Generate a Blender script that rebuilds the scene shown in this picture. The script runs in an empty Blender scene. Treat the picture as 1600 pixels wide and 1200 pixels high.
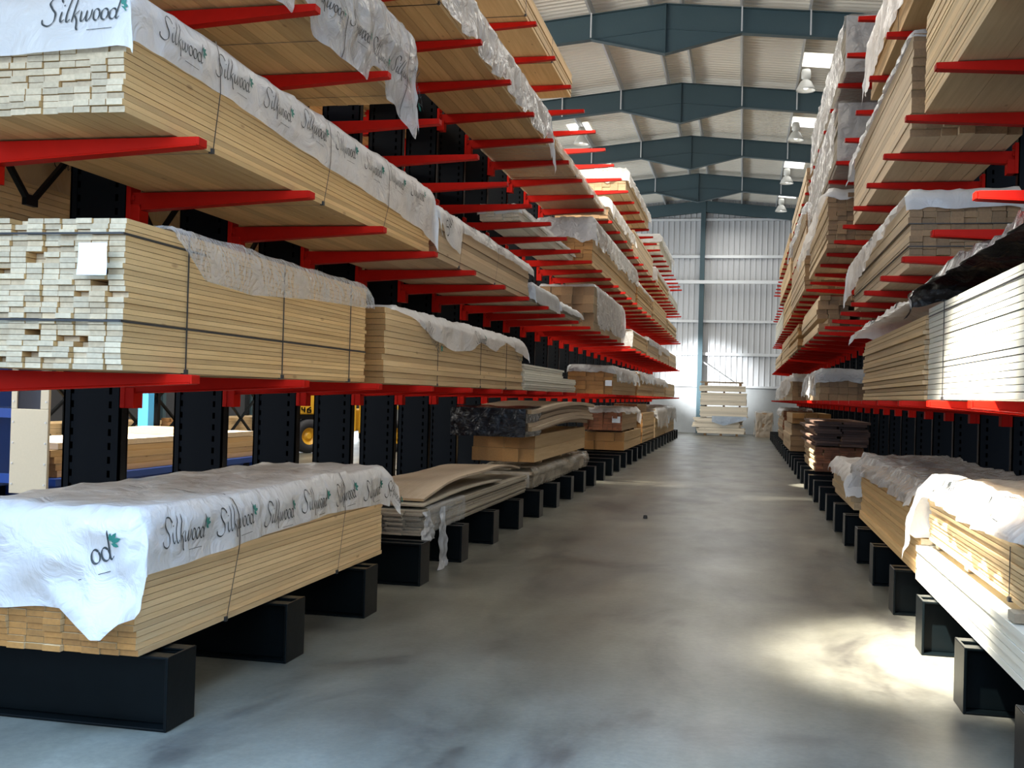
import bpy, math, random
from mathutils import Vector, noise, Matrix
random.seed(7)
SC = bpy.context.scene
COL = SC.collection

# ------------------------------------------------------------------ camera
F_PX, YAW, PITCH, ROLL, EYE = 1680.2, 0.2112, 0.0095, 0.0277, 1.6
_cy, _sy, _cp, _sp = math.cos(YAW), math.sin(YAW), math.cos(PITCH), math.sin(PITCH)
_fw = Vector((-_sy*_cp, _cy*_cp, _sp)); _rt = Vector((_cy, _sy, 0)); _up = _rt.cross(_fw)
CR = _rt*math.cos(ROLL) + _up*math.sin(ROLL); CU = -_rt*math.sin(ROLL) + _up*math.cos(ROLL)
cam = bpy.data.objects.new('camera', bpy.data.cameras.new('camera')); COL.objects.link(cam)
cam.matrix_world = Matrix(((CR.x, CU.x, -_fw.x, 0), (CR.y, CU.y, -_fw.y, 0), (CR.z, CU.z, -_fw.z, EYE), (0, 0, 0, 1)))
cam.data.sensor_fit = 'HORIZONTAL'; cam.data.sensor_width = 36; cam.data.lens = 36*F_PX/1600
cam.data.clip_end = 300
SC.camera = cam

def proj(p):
    d = Vector(p) - Vector((0, 0, EYE)); z = d.dot(_fw)
    if z < .2: return None
    return 800 + F_PX*d.dot(CR)/z, 600 - F_PX*d.dot(CU)/z, z

# ------------------------------------------------------------------ light and exposure
SC.view_settings.view_transform = 'Standard'; SC.view_settings.look = 'None'
SC.view_settings.gamma = 1; SC.view_settings.use_curve_mapping = False
SC.view_settings.exposure = 0.38
wd = bpy.data.worlds.new('sky'); SC.world = wd; wd.use_nodes = True
bg = wd.node_tree.nodes['Background']; bg.inputs[0].default_value = (.50, .68, 1.0, 1); bg.inputs[1].default_value = 1.1

def area(name, loc, target, sx, sy, power, color, spread=180):
    l = bpy.data.lights.new(name, 'AREA'); l.shape = 'RECTANGLE'; l.size = sx; l.size_y = sy
    l.energy = power; l.color = color; l.spread = math.radians(spread)
    o = bpy.data.objects.new(name, l); COL.objects.link(o); o.location = loc
    o.rotation_euler = (Vector(target) - Vector(loc)).to_track_quat('-Z', 'Y').to_euler()
    return o

def spot(name, loc, target, power, color, size, blend, radius):
    l = bpy.data.lights.new(name, 'SPOT'); l.energy = power; l.color = color; l.spot_size = math.radians(size)
    l.spot_blend = blend; l.shadow_soft_size = radius
    o = bpy.data.objects.new(name, l); COL.objects.link(o); o.location = loc
    o.rotation_euler = (Vector(target) - Vector(loc)).to_track_quat('-Z', 'Y').to_euler()
    return o

WARM = (1.0, .90, .74); COOL = (.66, .82, 1.0); NEUT = (1.0, .96, .89)
# open loading door behind the camera: sky light on the near floor and the board ends
area('doorway_daylight', (-1.6, -1.2, 3.4), (-1.6, 5.5, .9), 7.0, 3.0, 230, COOL, 130)
area('near_floor_fill', (-.4, 1.2, 6.4), (-.3, 1.9, 0), 7.5, 3.2, 560, (.27, .54, 1.0), 64)  # added overhead fill lamp, blue light for the near floor; no rooflight here
# skylights over the aisle and over the side bays, one per roof bay
for yy in (9.5, 16.1, 22.7, 29.3, 35.9, 42.5, 49):
    area('skylight_aisle', (-.7, yy, 9.9), (-.7, yy, 0), 2.0, 3.6, 108, NEUT)
for yy in (9.5, 16.1, 22.7, 29.3, 35.9, 42.5):
    area('skylight_left_bay', (-8.6, yy, 8.9), (-8.6, yy, 0), 2.6, 4, 420, NEUT)
    area('skylight_right_bay', (6.5, yy, 8.9), (6.5, yy, 0), 2, 4, 130, NEUT)
# daylight reaching up to the roof from the open side doors
area('side_door_daylight', (-17, 12, 5.0), (0, 18, 11.5), 20, 4, 3000, NEUT)
area('side_door_daylight_far', (-16, 40, 2.4), (0, 42, 10), 16, 4, 1500, (.86, .94, 1.0))
# sunbeams: through the entrance onto the right-hand stacks, and through gaps further down
spot('sunbeam_near', (-2.2, 3.0, 9.0), (1.42, 7.3, .05), 62000, (1, .96, .88), 15.5, 1.0, .2)
spot('sunbeam_upper_left', (-1.2, 9.6, 10.7), (-3.1, 23, 5.0), 12000, (1, .95, .82), 15, .6, .08)
spot('sunbeam_far_wall', (-9, 43.5, 5.2), (-1.8, 52.3, 2.6), 22000, (.93, .97, 1.0), 21, .9, .2)
spot('sunbeam_left_gap', (-11, 21.2, 5.4), (-1.9, 20.2, 0), 9000, (1, .93, .78), 7, .5, .05)
spot('sunbeam_right_gap', (9, 19.2, 4.6), (.75, 18.2, 0), 5000, (1, .95, .85), 7, .6, .05)
spot('sunbeam_rooflight', (-4.2, 18, 10.2), (1.28, 21.2, .75), 36000, (1, .95, .85), 7, .4, .05)
spot('sunbeam_left_bay', (-12.5, 8, 9), (-8.3, 13.8, .7), 19000, (1, .96, .88), 34, .6, .1)

# ------------------------------------------------------------------ materials
def newmat(name):
    m = bpy.data.materials.new(name); m.use_nodes = True
    return m, m.node_tree.nodes, m.node_tree.links, m.node_tree.nodes['Principled BSDF']

def simple(name, color, rough=.5, metal=0, var=.0, bump=0, bscale=40):
    m, N, L, b = newmat(name)
    b.inputs['Base Color'].default_value = (*color, 1); b.inputs['Roughness'].default_value = rough; b.inputs['Metallic'].default_value = metal
    if max(color) < .02: b.inputs['Specular IOR Level'].default_value = .16
    if var or bump:
        tc = N.new('ShaderNodeTexCoord'); nz = N.new('ShaderNodeTexNoise'); nz.inputs['Scale'].default_value = bscale; nz.inputs['Detail'].default_value = 4
        L.new(tc.outputs['Object'], nz.inputs['Vector'])
        if var:
            mx = N.new('ShaderNodeMix'); mx.data_type = 'RGBA'
            mx.inputs[6].default_value = (*[c*(1-var) for c in color], 1); mx.inputs[7].default_value = (*[min(1, c*(1+var)) for c in color], 1)
            L.new(nz.outputs['Fac'], mx.inputs[0]); L.new(mx.outputs[2], b.inputs['Base Color'])
        if bump:
            bp = N.new('ShaderNodeBump'); bp.inputs['Strength'].default_value = bump; bp.inputs['Distance'].default_value = .02
            L.new(nz.outputs['Fac'], bp.inputs['Height']); L.new(bp.outputs['Normal'], b.inputs['Normal'])
    return m

def wood(name, c1, c2, end, along='Y', spread=.22, rough=.62):
    """sawn timber: long grain streaks, knots, one tint per board, rougher end grain"""
    m, N, L, b = newmat(name)
    b.inputs['Roughness'].default_value = rough
    tc = N.new('ShaderNodeTexCoord'); mp = N.new('ShaderNodeMapping')
    mp.inputs['Scale'].default_value = (26, .9, 26) if along == 'Y' else (.9, 26, 26)
    L.new(tc.outputs['Object'], mp.inputs[0])
    gm = N.new('ShaderNodeNewGeometry')
    nz = N.new('ShaderNodeTexNoise'); nz.inputs['Scale'].default_value = 1.0; nz.inputs['Detail'].default_value = 5; nz.inputs['Roughness'].default_value = .65
    L.new(mp.outputs[0], nz.inputs['Vector'])
    rp = N.new('ShaderNodeMapRange'); rp.inputs[1].default_value = .3; rp.inputs[2].default_value = .7
    L.new(nz.outputs['Fac'], rp.inputs[0])
    mx = N.new('ShaderNodeMix'); mx.data_type = 'RGBA'; mx.inputs[6].default_value = (*c1, 1); mx.inputs[7].default_value = (*c2, 1)
    L.new(rp.outputs[0], mx.inputs[0])
    # knots
    mk = N.new('ShaderNodeMapping'); mk.inputs['Scale'].default_value = (7, 2.6, 7) if along == 'Y' else (2.6, 7, 7)
    L.new(tc.outputs['Object'], mk.inputs[0])
    vo = N.new('ShaderNodeTexVoronoi'); vo.inputs['Scale'].default_value = 1.0; L.new(mk.outputs[0], vo.inputs['Vector'])
    kr = N.new('ShaderNodeMapRange'); kr.inputs[1].default_value = .05; kr.inputs[2].default_value = .10; kr.inputs[3].default_value = .55; kr.inputs[4].default_value = 0
    L.new(vo.outputs['Distance'], kr.inputs[0])
    kx = N.new('ShaderNodeMix'); kx.data_type = 'RGBA'; kx.inputs[7].default_value = (c2[0]*.45, c2[1]*.36, c2[2]*.3, 1)
    L.new(kr.outputs[0], kx.inputs[0]); L.new(mx.outputs[2], kx.inputs[6])
    # one tint per board
    mr = N.new('ShaderNodeMapRange'); mr.inputs[3].default_value = 1 - spread; mr.inputs[4].default_value = 1 + spread*.6
    L.new(gm.outputs['Random Per Island'], mr.inputs[0])
    # end grain
    sx = N.new('ShaderNodeSeparateXYZ'); L.new(gm.outputs['True Normal'], sx.inputs[0])
    ab = N.new('ShaderNodeMath'); ab.operation = 'ABSOLUTE'; L.new(sx.outputs[1 if along == 'Y' else 0], ab.inputs[0])
    gt = N.new('ShaderNodeMath'); gt.operation = 'GREATER_THAN'; gt.inputs[1].default_value = .7; L.new(ab.outputs[0], gt.inputs[0])
    en = N.new('ShaderNodeTexNoise'); en.inputs['Scale'].default_value = 55; en.inputs['Detail'].default_value = 5; L.new(tc.outputs['Object'], en.inputs['Vector'])
    ex = N.new('ShaderNodeMix'); ex.data_type = 'RGBA'; ex.inputs[6].default_value = (*[c*.66 for c in end], 1); ex.inputs[7].default_value = (*[min(1, c*1.2) for c in end], 1)
    L.new(en.outputs['Fac'], ex.inputs[0])
    fx = N.new('ShaderNodeMix'); fx.data_type = 'RGBA'; L.new(gt.outputs[0], fx.inputs[0]); L.new(kx.outputs[2], fx.inputs[6]); L.new(ex.outputs[2], fx.inputs[7])
    vm = N.new('ShaderNodeVectorMath'); vm.operation = 'SCALE'; L.new(fx.outputs[2], vm.inputs[0]); L.new(mr.outputs[0], vm.inputs['Scale'])
    L.new(vm.outputs[0], b.inputs['Base Color'])
    bp = N.new('ShaderNodeBump'); bp.inputs['Strength'].default_value = .25; bp.inputs['Distance'].default_value = .004
    L.new(en.outputs['Fac'], bp.inputs['Height']); L.new(bp.outputs['Normal'], b.inputs['Normal'])
    return m

W = {
 'pine':   wood('pine_boards', (.66, .44, .20), (.52, .32, .125), (.50, .40, .26)),
 'pale':   wood('pale_pine_boards', (.70, .52, .29), (.57, .40, .20), (.50, .34, .18)),
 'white':  wood('primed_white_boards', (.70, .68, .58), (.62, .59, .48), (.66, .58, .44), spread=.08),
 'orange': wood('orange_pine_boards', (.66, .48, .26), (.55, .37, .18), (.36, .17, .042)),
 'red':    wood('reddish_boards', (.60, .45, .28), (.50, .35, .20), (.30, .10, .035)),
 'brown':  wood('brown_sawn_boards', (.70, .56, .38), (.57, .43, .26), (.27, .155, .068)),
 'dark':   wood('dark_waney_boards', (.20, .12, .08), (.12, .07, .05), (.10, .05, .035), spread=.4),
 'grey':   wood('weathered_grey_boards', (.45, .40, .31), (.33, .28, .20), (.30, .22, .14)),
 'ply':    wood('thin_warped_boards', (.50, .40, .29), (.42, .32, .21), (.36, .22, .10)),
 'xpine':  wood('crosswise_pale_boards', (.76, .68, .55), (.66, .57, .43), (.66, .54, .38), along='X'),
}

def film(name, color, alpha, rough=.22, wr=.5, scale=9, trans=.35):
    """polythene wrap: thin, creased, partly see-through"""
    m, N, L, b = newmat(name)
    tc = N.new('ShaderNodeTexCoord')
    n1 = N.new('ShaderNodeTexNoise'); n1.inputs['Scale'].default_value = scale; n1.inputs['Detail'].default_value = 6; n1.inputs['Distortion'].default_value = 1.4
    L.new(tc.outputs['Object'], n1.inputs['Vector'])
    bp = N.new('ShaderNodeBump'); bp.inputs['Strength'].default_value = wr; bp.inputs['Distance'].default_value = .05
    L.new(n1.outputs['Fac'], bp.inputs['Height']); L.new(bp.outputs['Normal'], b.inputs['Normal'])
    b.inputs['Base Color'].default_value = (*color, 1); b.inputs['Roughness'].default_value = rough
    b.inputs['Specular IOR Level'].default_value = .6 if max(color) > .1 else .3
    tl = N.new('ShaderNodeBsdfTranslucent'); tl.inputs[0].default_value = (*color, 1); L.new(bp.outputs['Normal'], tl.inputs['Normal'])
    mx = N.new('ShaderNodeMixShader'); mx.inputs[0].default_value = trans
    L.new(b.outputs[0], mx.inputs[1]); L.new(tl.outputs[0], mx.inputs[2])
    tr = N.new('ShaderNodeBsdfTransparent'); m2 = N.new('ShaderNodeMixShader'); m2.inputs[0].default_value = alpha
    L.new(tr.outputs[0], m2.inputs[1]); L.new(mx.outputs[0], m2.inputs[2])
    L.new(m2.outputs[0], N['Material Output'].inputs[0])
    return m

FILM = {
 'white': film('white_printed_polythene', (.80, .80, .79), .84, .26, .5, 6),
 'clear': film('milky_clear_polythene', (.62, .64, .66), .80, .10, 1.0, 7, .3),
 'lumpy': film('greyish_clear_polythene', (.50, .49, .48), .62, .12, .9, 9, .2),
 'thin':  film('thin_clear_polythene', (.70, .70, .68), .42, .12, .8, 10, .2),
 'gloss': film('glossy_clear_polythene', (.62, .55, .44), .50, .08, .9, 7, .15),
 'kraft': film('tan_polythene', (.46, .33, .19), .95, .35, .4, 8, .3),
 'black': film('black_polythene', (.006, .006, .008), .98, .12, .8, 8, .0),
 'blue':  film('bluish_polythene', (.42, .52, .66), .8, .2, .6, 8, .3),
 'grey':  film('grey_polythene', (.52, .54, .55), .93, .3, .4, 9, .2),
}
RED = simple('red_rack_paint', (.42, .006, .0008), .55, 0, .10, .02, 18); RED.node_tree.nodes['Principled BSDF'].inputs['Specular IOR Level'].default_value = .12
INK = simple('black_print', (.025, .03, .03), .6)
LEAF = simple('green_print', (.02, .16, .12), .6)
STRAP = simple('black_steel_strap', (.02, .02, .02), .45)
PAPER = simple('white_label_paper', (.74, .80, .86), .7, 0, .08, .2, 30)
BASEP = simple('black_base_paint', (.0014, .0026, .0030), .30, 0, .3, .05, 9); BASEP.node_tree.nodes['Principled BSDF'].inputs['Specular IOR Level'].default_value = .13
STEELB = simple('blue_grey_steel_paint', (.042, .080, .095), .5, 0, .12)
PURL = simple('galvanised_steel', (.66, .68, .69), .45, .3, .1)
YEL = simple('yellow_machine_paint', (.62, .33, .02), .45, 0, .1)
RUB = simple('black_rubber', (.015, .016, .02), .7)
BLUEP = simple('blue_machine_paint', (.01, .06, .32), .4)
SKYB = simple('light_blue_post_paint', (.05, .30, .62), .45)
CREAM = simple('cream_panel_paint', (.62, .58, .46), .5, 0, .05)
GLASSD = simple('dark_window_glass', (.05, .05, .06), .08)
LAMPW = simple('white_lamp_enamel', (.75, .75, .70), .3)

def column_mat():
    """near-black paint with a row of punched slots along both edges of the web"""
    m, N, L, b = newmat('black_column_paint')
    tc = N.new('ShaderNodeTexCoord'); sp = N.new('ShaderNodeSeparateXYZ'); L.new(tc.outputs['Object'], sp.inputs[0])
    def mt(op, a, bb=None):
        n = N.new('ShaderNodeMath'); n.operation = op
        for i, v in enumerate((a, bb)):
            if v is None: continue
            if isinstance(v, (int, float)): n.inputs[i].default_value = v
            else: L.new(v, n.inputs[i])
        return n.outputs[0]
    ax = mt('ABSOLUTE', sp.outputs[0])
    e1 = mt('LESS_THAN', mt('ABSOLUTE', mt('SUBTRACT', ax, .075)), .010)
    e2 = mt('LESS_THAN', mt('ABSOLUTE', mt('SUBTRACT', ax, .335)), .010)
    zz = mt('LESS_THAN', mt('FRACT', mt('DIVIDE', sp.outputs[2], .085)), .5)
    gm = N.new('ShaderNodeNewGeometry'); s2 = N.new('ShaderNodeSeparateXYZ'); L.new(gm.outputs['True Normal'], s2.inputs[0])
    fy = mt('GREATER_THAN', mt('ABSOLUTE', s2.outputs[1]), .7)
    mk = mt('MULTIPLY', mt('MULTIPLY', mt('MAXIMUM', e1, e2), zz), fy)
    nz = N.new('ShaderNodeTexNoise'); nz.inputs['Scale'].default_value = 2.2; L.new(tc.outputs['Object'], nz.inputs['Vector'])
    mx = N.new('ShaderNodeMix'); mx.data_type = 'RGBA'; mx.inputs[6].default_value = (.0014, .0022, .003, 1); mx.inputs[7].default_value = (.0034, .005, .0068, 1)
    L.new(nz.outputs['Fac'], mx.inputs[0])
    m3 = N.new('ShaderNodeMix'); m3.data_type = 'RGBA'; m3.inputs[7].default_value = (.0001, .0001, .0001, 1)
    L.new(mk, m3.inputs[0]); L.new(mx.outputs[2], m3.inputs[6]); L.new(m3.outputs[2], b.inputs['Base Color'])
    L.new(mt('SUBTRACT', .14, mt('MULTIPLY', mk, .14)), b.inputs['Specular IOR Level']); b.inputs['Roughness'].default_value = .42
    return m
COLP = column_mat()

def emis(name, color, s):
    m, N, L, b = newmat(name); b.inputs['Base Color'].default_value = (*color, 1)
    b.inputs['Emission Color'].default_value = (*color, 1); b.inputs['Emission Strength'].default_value = s
    return m
SKYL = emis('rooflight_panel', (1, .99, .96), 1.6); BULB = emis('lamp_bulb', (1, .98, .93), 2.2)

def concrete():
    m, N, L, b = newmat('worn_concrete_floor')
    tc = N.new('ShaderNodeTexCoord')
    def nz(scale, det=6, rough=.6, st=None, dist=0):
        n = N.new('ShaderNodeTexNoise'); n.inputs['Scale'].default_value = scale; n.inputs['Detail'].default_value = det
        n.inputs['Roughness'].default_value = rough; n.inputs['Distortion'].default_value = dist
        if st:
            mp = N.new('ShaderNodeMapping'); mp.inputs['Scale'].default_value = st; L.new(tc.outputs['Object'], mp.inputs[0]); L.new(mp.outputs[0], n.inputs['Vector'])
        else: L.new(tc.outputs['Object'], n.inputs['Vector'])
        return n.outputs['Fac']
    def ramp(fac, pts):
        r = N.new('ShaderNodeValToRGB'); e = r.color_ramp.elements
        e[0].position, e[0].color = pts[0][0], (*pts[0][1], 1); e[1].position, e[1].color = pts[-1][0], (*pts[-1][1], 1)
        for p, c in pts[1:-1]:
            x = e.new(p); x.color = (*c, 1)
        L.new(fac, r.inputs[0]); return r.outputs[0]
    def mult(a, bb, f=1.0):
        x = N.new('ShaderNodeMix'); x.data_type = 'RGBA'; x.blend_type = 'MULTIPLY'; x.inputs[0].default_value = f
        L.new(a, x.inputs[6]); L.new(bb, x.inputs[7]); return x.outputs[2]
    base = ramp(nz(.9), [(.3, (.104, .100, .078)), (.55, (.148, .142, .114)), (.75, (.190, .183, .152))])
    stain = ramp(nz(1.0, 5, .62, (.9, .45, 1), .6), [(.37, (.40, .39, .41)), (.47, (.80, .80, .80)), (.62, (1.08, 1.08, 1.06))])
    tracks = ramp(nz(1.0, 4, .5, (2.3, .12, 1)), [(.35, (.80, .79, .77)), (.55, (1, 1, 1))])
    fine = ramp(nz(28, 8, .7), [(.3, (.78, .78, .79)), (.7, (1.14, 1.14, 1.12))])
    c = mult(mult(mult(base, stain), tracks), fine)
    L.new(c, b.inputs['Base Color'])
    rr = N.new('ShaderNodeMapRange'); rr.inputs[3].default_value = .24; rr.inputs[4].default_value = .5
    L.new(nz(1.6, 6, .6, (1, .5, 1)), rr.inputs[0]); L.new(rr.outputs[0], b.inputs['Roughness'])
    bp = N.new('ShaderNodeBump'); bp.inputs['Strength'].default_value = .12; bp.inputs['Distance'].default_value = .01
    L.new(nz(20, 6), bp.inputs['Height']); L.new(bp.outputs['Normal'], b.inputs['Normal'])
    return m
CONC = concrete()
ROOFM = simple('roof_sheet_lining', (.74, .71, .63), .55, .0, .08, 0, .6)
WALLM = simple('wall_cladding', (.50, .51, .52), .5, .0, .06, 0, .8)
DADO = simple('concrete_dado', (.30, .31, .31), .8, 0, .12, .1, 3)

# ------------------------------------------------------------------ mesh helpers
class MB:
    def __init__(s): s.v = []; s.f = []
    def box(s, x0, x1, y0, y1, z0, z1):
        n = len(s.v)
        s.v += [(x0,y0,z0),(x1,y0,z0),(x1,y1,z0),(x0,y1,z0),(x0,y0,z1),(x1,y0,z1),(x1,y1,z1),(x0,y1,z1)]
        s.f += [(n,n+3,n+2,n+1),(n+4,n+5,n+6,n+7),(n,n+1,n+5,n+4),(n+1,n+2,n+6,n+5),(n+2,n+3,n+7,n+6),(n+3,n,n+4,n+7)]
        return s
    def hexa(s, p):     # 8 points, same order as box
        n = len(s.v); s.v += [tuple(q) for q in p]
        s.f += [(n,n+3,n+2,n+1),(n+4,n+5,n+6,n+7),(n,n+1,n+5,n+4),(n+1,n+2,n+6,n+5),(n+2,n+3,n+7,n+6),(n+3,n,n+4,n+7)]
        return s
    def bar(s, a, b, w, h=None):
        a, b = Vector(a), Vector(b); h = h or w; d = (b-a).normalized()
        u = d.cross(Vector((0, 0, 1)));  u = Vector((1, 0, 0)) if u.length < 1e-4 else u.normalized()
        t = u.cross(d); u = u*w/2; t = t*h/2
        return s.hexa([a-u-t, a+u-t, b+u-t, b-u-t, a-u+t, a+u+t, b+u+t, b-u+t])
    def lathe(s, c, prof, n=20, axis='Z'):
        b0 = len(s.v)
        for r, h in prof:
            for i in range(n):
                a = 2*math.pi*i/n; p = (r*math.cos(a), r*math.sin(a), h)
                if axis == 'X': p = (h, p[0], p[1])
                if axis == 'Y': p = (p[0], h, p[1])
                s.v.append((c[0]+p[0], c[1]+p[1], c[2]+p[2]))
        for k in range(len(prof)-1):
            for i in range(n):
                j = (i+1) % n; s.f.append((b0+k*n+i, b0+k*n+j, b0+(k+1)*n+j, b0+(k+1)*n+i))
        return s
    def grid(s, fn, nu, nv):
        b0 = len(s.v)
        for i in range(nu+1):
            for j in range(nv+1): s.v.append(tuple(fn(i/nu, j/nv)))
        for i in range(nu):
            for j in range(nv):
                a = b0+i*(nv+1)+j; s.f.append((a, a+nv+1, a+nv+2, a+1))
        return s
    def poly(s, pts):
        n = len(s.v); s.v += [tuple(p) for p in pts]; s.f.append(tuple(range(n, n+len(pts)))); return s
    def build(s, name, mat, parent=None, smooth=False, bevel=0, solid=0):
        off = parent_loc(parent) if parent else Vector((0, 0, 0))
        me = bpy.data.meshes.new(name); me.from_pydata([(v[0]-off.x, v[1]-off.y, v[2]-off.z) for v in s.v], [], s.f); me.update()
        me.materials.append(mat)
        if smooth: me.polygons.foreach_set('use_smooth', [True]*len(me.polygons))
        o = bpy.data.objects.new(name, me); COL.objects.link(o)
        if parent: o.parent = parent
        if bevel:
            md = o.modifiers.new('bevel', 'BEVEL'); md.width = bevel; md.segments = 2; md.limit_method = 'ANGLE'
        if solid:
            md = o.modifiers.new('solid', 'SOLIDIFY'); md.thickness = solid
        return o

def parent_loc(o):
    v = Vector((0, 0, 0))
    while o: v += o.location; o = o.parent
    return v

def tag(o, label, cat, group=None, kind=None):
    if label: o['label'] = label
    if cat: o['category'] = cat
    if group: o['group'] = group
    if kind: o['kind'] = kind
    return o

def thing(name, label, cat, loc, group=None):
    o = bpy.data.objects.new(name, None); COL.objects.link(o); o.location = loc; o.empty_display_size = .1
    return tag(o, label, cat, group)

def struct(o): o['kind'] = 'structure'; return o

def nz(x, y, z, s=1.0): return noise.noise(Vector((x*s, y*s, z*s)))
def ridge(x, y, z, s): return 1 - 2*abs(noise.noise(Vector((x*s, y*s, z*s))))

# ------------------------------------------------------------------ building
RX, RZ, SL = -2.03, 11.32, .10            # ridge line
XL, XR, YF, YB = -19.0, 15.0, -6.0, 52.4
def roofz(x): return RZ - SL*abs(x-RX)
struct(MB().box(XL, XR, YF, YB, -.2, 0).build('floor', CONC))
def roof_side(x_e, name):
    mb = MB(); p = .22; y = YF; k = 0
    while y < YB:
        for a, b, h0, h1 in ((0, .09, 0, 0), (.09, .125, 0, .045), (.125, .185, .045, .045), (.185, .22, .045, 0)):
            z = lambda x, h: roofz(x) + h
            mb.poly([(RX, y+a, z(RX, h0)), (x_e, y+a, z(x_e, h0)), (x_e, y+b, z(x_e, h1)), (RX, y+b, z(RX, h1))])
        y += p
    return mb
mb = roof_side(XL, ''); m2 = roof_side(XR, ''); n0 = len(mb.v); mb.v += m2.v; mb.f += [tuple(i+n0 for i in f) for f in m2.f]
struct(mb.build('ceiling', ROOFM))
# back wall cladding over a dado
mb = MB(); x = XL
while x < XR:
    for a, b, h0, h1 in ((0, .16, 0, 0), (.16, .19, 0, .035), (.19, .23, .035, .035), (.23, .26, .035, 0)):
        mb.poly([(x+a, YB-h0, 2.2), (x+b, YB-h1, 2.2), (x+b, YB-h1, roofz(x+b)), (x+a, YB-h0, roofz(x+a))])
    x += .26
struct(mb.build('wall_back', WALLM))
struct(MB().box(XL, XR, YB-.06, YB+.1, 0, 2.2).build('trim_1', DADO))
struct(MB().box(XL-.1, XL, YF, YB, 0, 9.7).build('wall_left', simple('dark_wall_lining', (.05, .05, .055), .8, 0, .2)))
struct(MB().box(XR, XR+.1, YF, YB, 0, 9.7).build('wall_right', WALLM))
# portal frames: tapered apex haunch, flanges, stiffeners
tn = 2
FR = [6.2, 12.8, 19.4, 26.0, 32.6, 39.2, 45.8]
for yf in FR:
    mb = MB()
    def zt(x): return roofz(x) - .22
    for s in (-1, 1):
        xe = XL if s < 0 else XR
        xs = [RX, RX+s*1.8, xe]
        zb = [zt(RX)-1.2, zt(RX+s*1.8)-.60, zt(xe)-.60]
        for i in range(2):
            a, b = xs[i], xs[i+1]
            mb.hexa([(a, yf-.006, zb[i]), (b, yf-.006, zb[i+1]), (b, yf+.006, zb[i+1]), (a, yf+.006, zb[i]),
                     (a, yf-.006, zt(a)), (b, yf-.006, zt(b)), (b, yf+.006, zt(b)), (a, yf+.006, zt(a))])
            for q, (za, zb2) in enumerate(((zb[i], zb[i+1]), (zt(a), zt(b)))):
                mb.hexa([(a, yf-.1, za-.016), (b, yf-.1, zb2-.016), (b, yf+.1, zb2-.016), (a, yf+.1, za-.016),
                         (a, yf-.1, za), (b, yf-.1, zb2), (b, yf+.1, zb2), (a, yf+.1, za)])
        # flange line of the original rafter inside the haunch
        a, b = RX, RX+s*1.8
        mb.hexa([(a, yf-.03, zt(a)-.60), (b, yf-.03, zt(b)-.60), (b, yf+.03, zt(b)-.60), (a, yf+.03, zt(a)-.60),
                 (a, yf-.03, zt(a)-.585), (b, yf-.03, zt(b)-.585), (b, yf+.03, zt(b)-.585), (a, yf+.03, zt(a)-.585)])
        mb.box(xe-.2 if s > 0 else xe, xe if s > 0 else xe+.2, yf-.1, yf+.1, 0, zt(xe))
    mb.box(RX-.012, RX+.012, yf-.1, yf+.1, zt(RX)-1.2, zt(RX))
    struct(mb.build('trim_%d' % tn, STEELB)); tn += 1
# purlins with fly braces
for px in (-.38, .38, 1.8, 3.38, 5.6, 8, 10.5, -1.8, -3.6, -5.4, -8, -10.5):
    x = RX+px; z = roofz(x)-.002; mb = MB()
    mb.box(x-.03, x+.03, YF, YB, z-.012, z-.004).box(x-.004, x+.004, YF, YB, z-.2, z).box(x-.05, x+.004, YF, YB, z-.205, z-.197)
    for yf in FR:
        if abs(px) > 1: mb.bar((x, yf-.11, z-.2), (x, yf-.11, z-.8), .035, .02)
    struct(mb.build('trim_%d' % tn, PURL)); tn += 1
# end wall frame: columns, girts, bracing tube
mb = MB()
for x in (RX-12, RX-6, RX, RX+6, RX+12): mb.box(x-.11, x+.11, YB-.34, YB-.08, 0, roofz(x)-.2)
for s in (-1, 1):
    xe = XL if s < 0 else XR
    mb.hexa([(RX, YB-.30, roofz(RX)-.75), (xe, YB-.30, roofz(xe)-.75), (xe, YB-.1, roofz(xe)-.75), (RX, YB-.1, roofz(RX)-.75),
             (RX, YB-.30, roofz(RX)-.2), (xe, YB-.30, roofz(xe)-.2), (xe, YB-.1, roofz(xe)-.2), (RX, YB-.1, roofz(RX)-.2)])
struct(mb.build('trim_%d' % tn, STEELB)); tn += 1
mb = MB()
for z, h in ((10.22, .10), (8.45, .14), (5.35, .12), (3.78, .14), (2.25, .10)): mb.box(XL, XR, YB-.16, YB-.04, z-h/2, z+h/2)
mb.bar((XL, YB-.42, 7.2), (XR, YB-.42, 7.2), .16)
mb.bar((RX, YB-.2, 3.5), (RX+1.5, YB-.2, 2.5), .05)
struct(mb.build('trim_%d' % tn, PURL)); tn += 1
wn = 1
for x, ys in ((1.75, (23.5, 30.3, 37, 43.6, 50)), (-5.8, (23.5, 30.3, 37, 43.6, 50))):
    for y in ys:
        mb = MB(); z0, z1 = roofz(x-.35), roofz(x+.4)
        mb.poly([(x-.35, y-.6, z0-.01), (x+.4, y-.6, z1-.01), (x+.4, y+.6, z1-.01), (x-.35, y+.6, z0-.01)])
        struct(mb.build('window_%d' % wn, SKYL)); wn += 1

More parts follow.
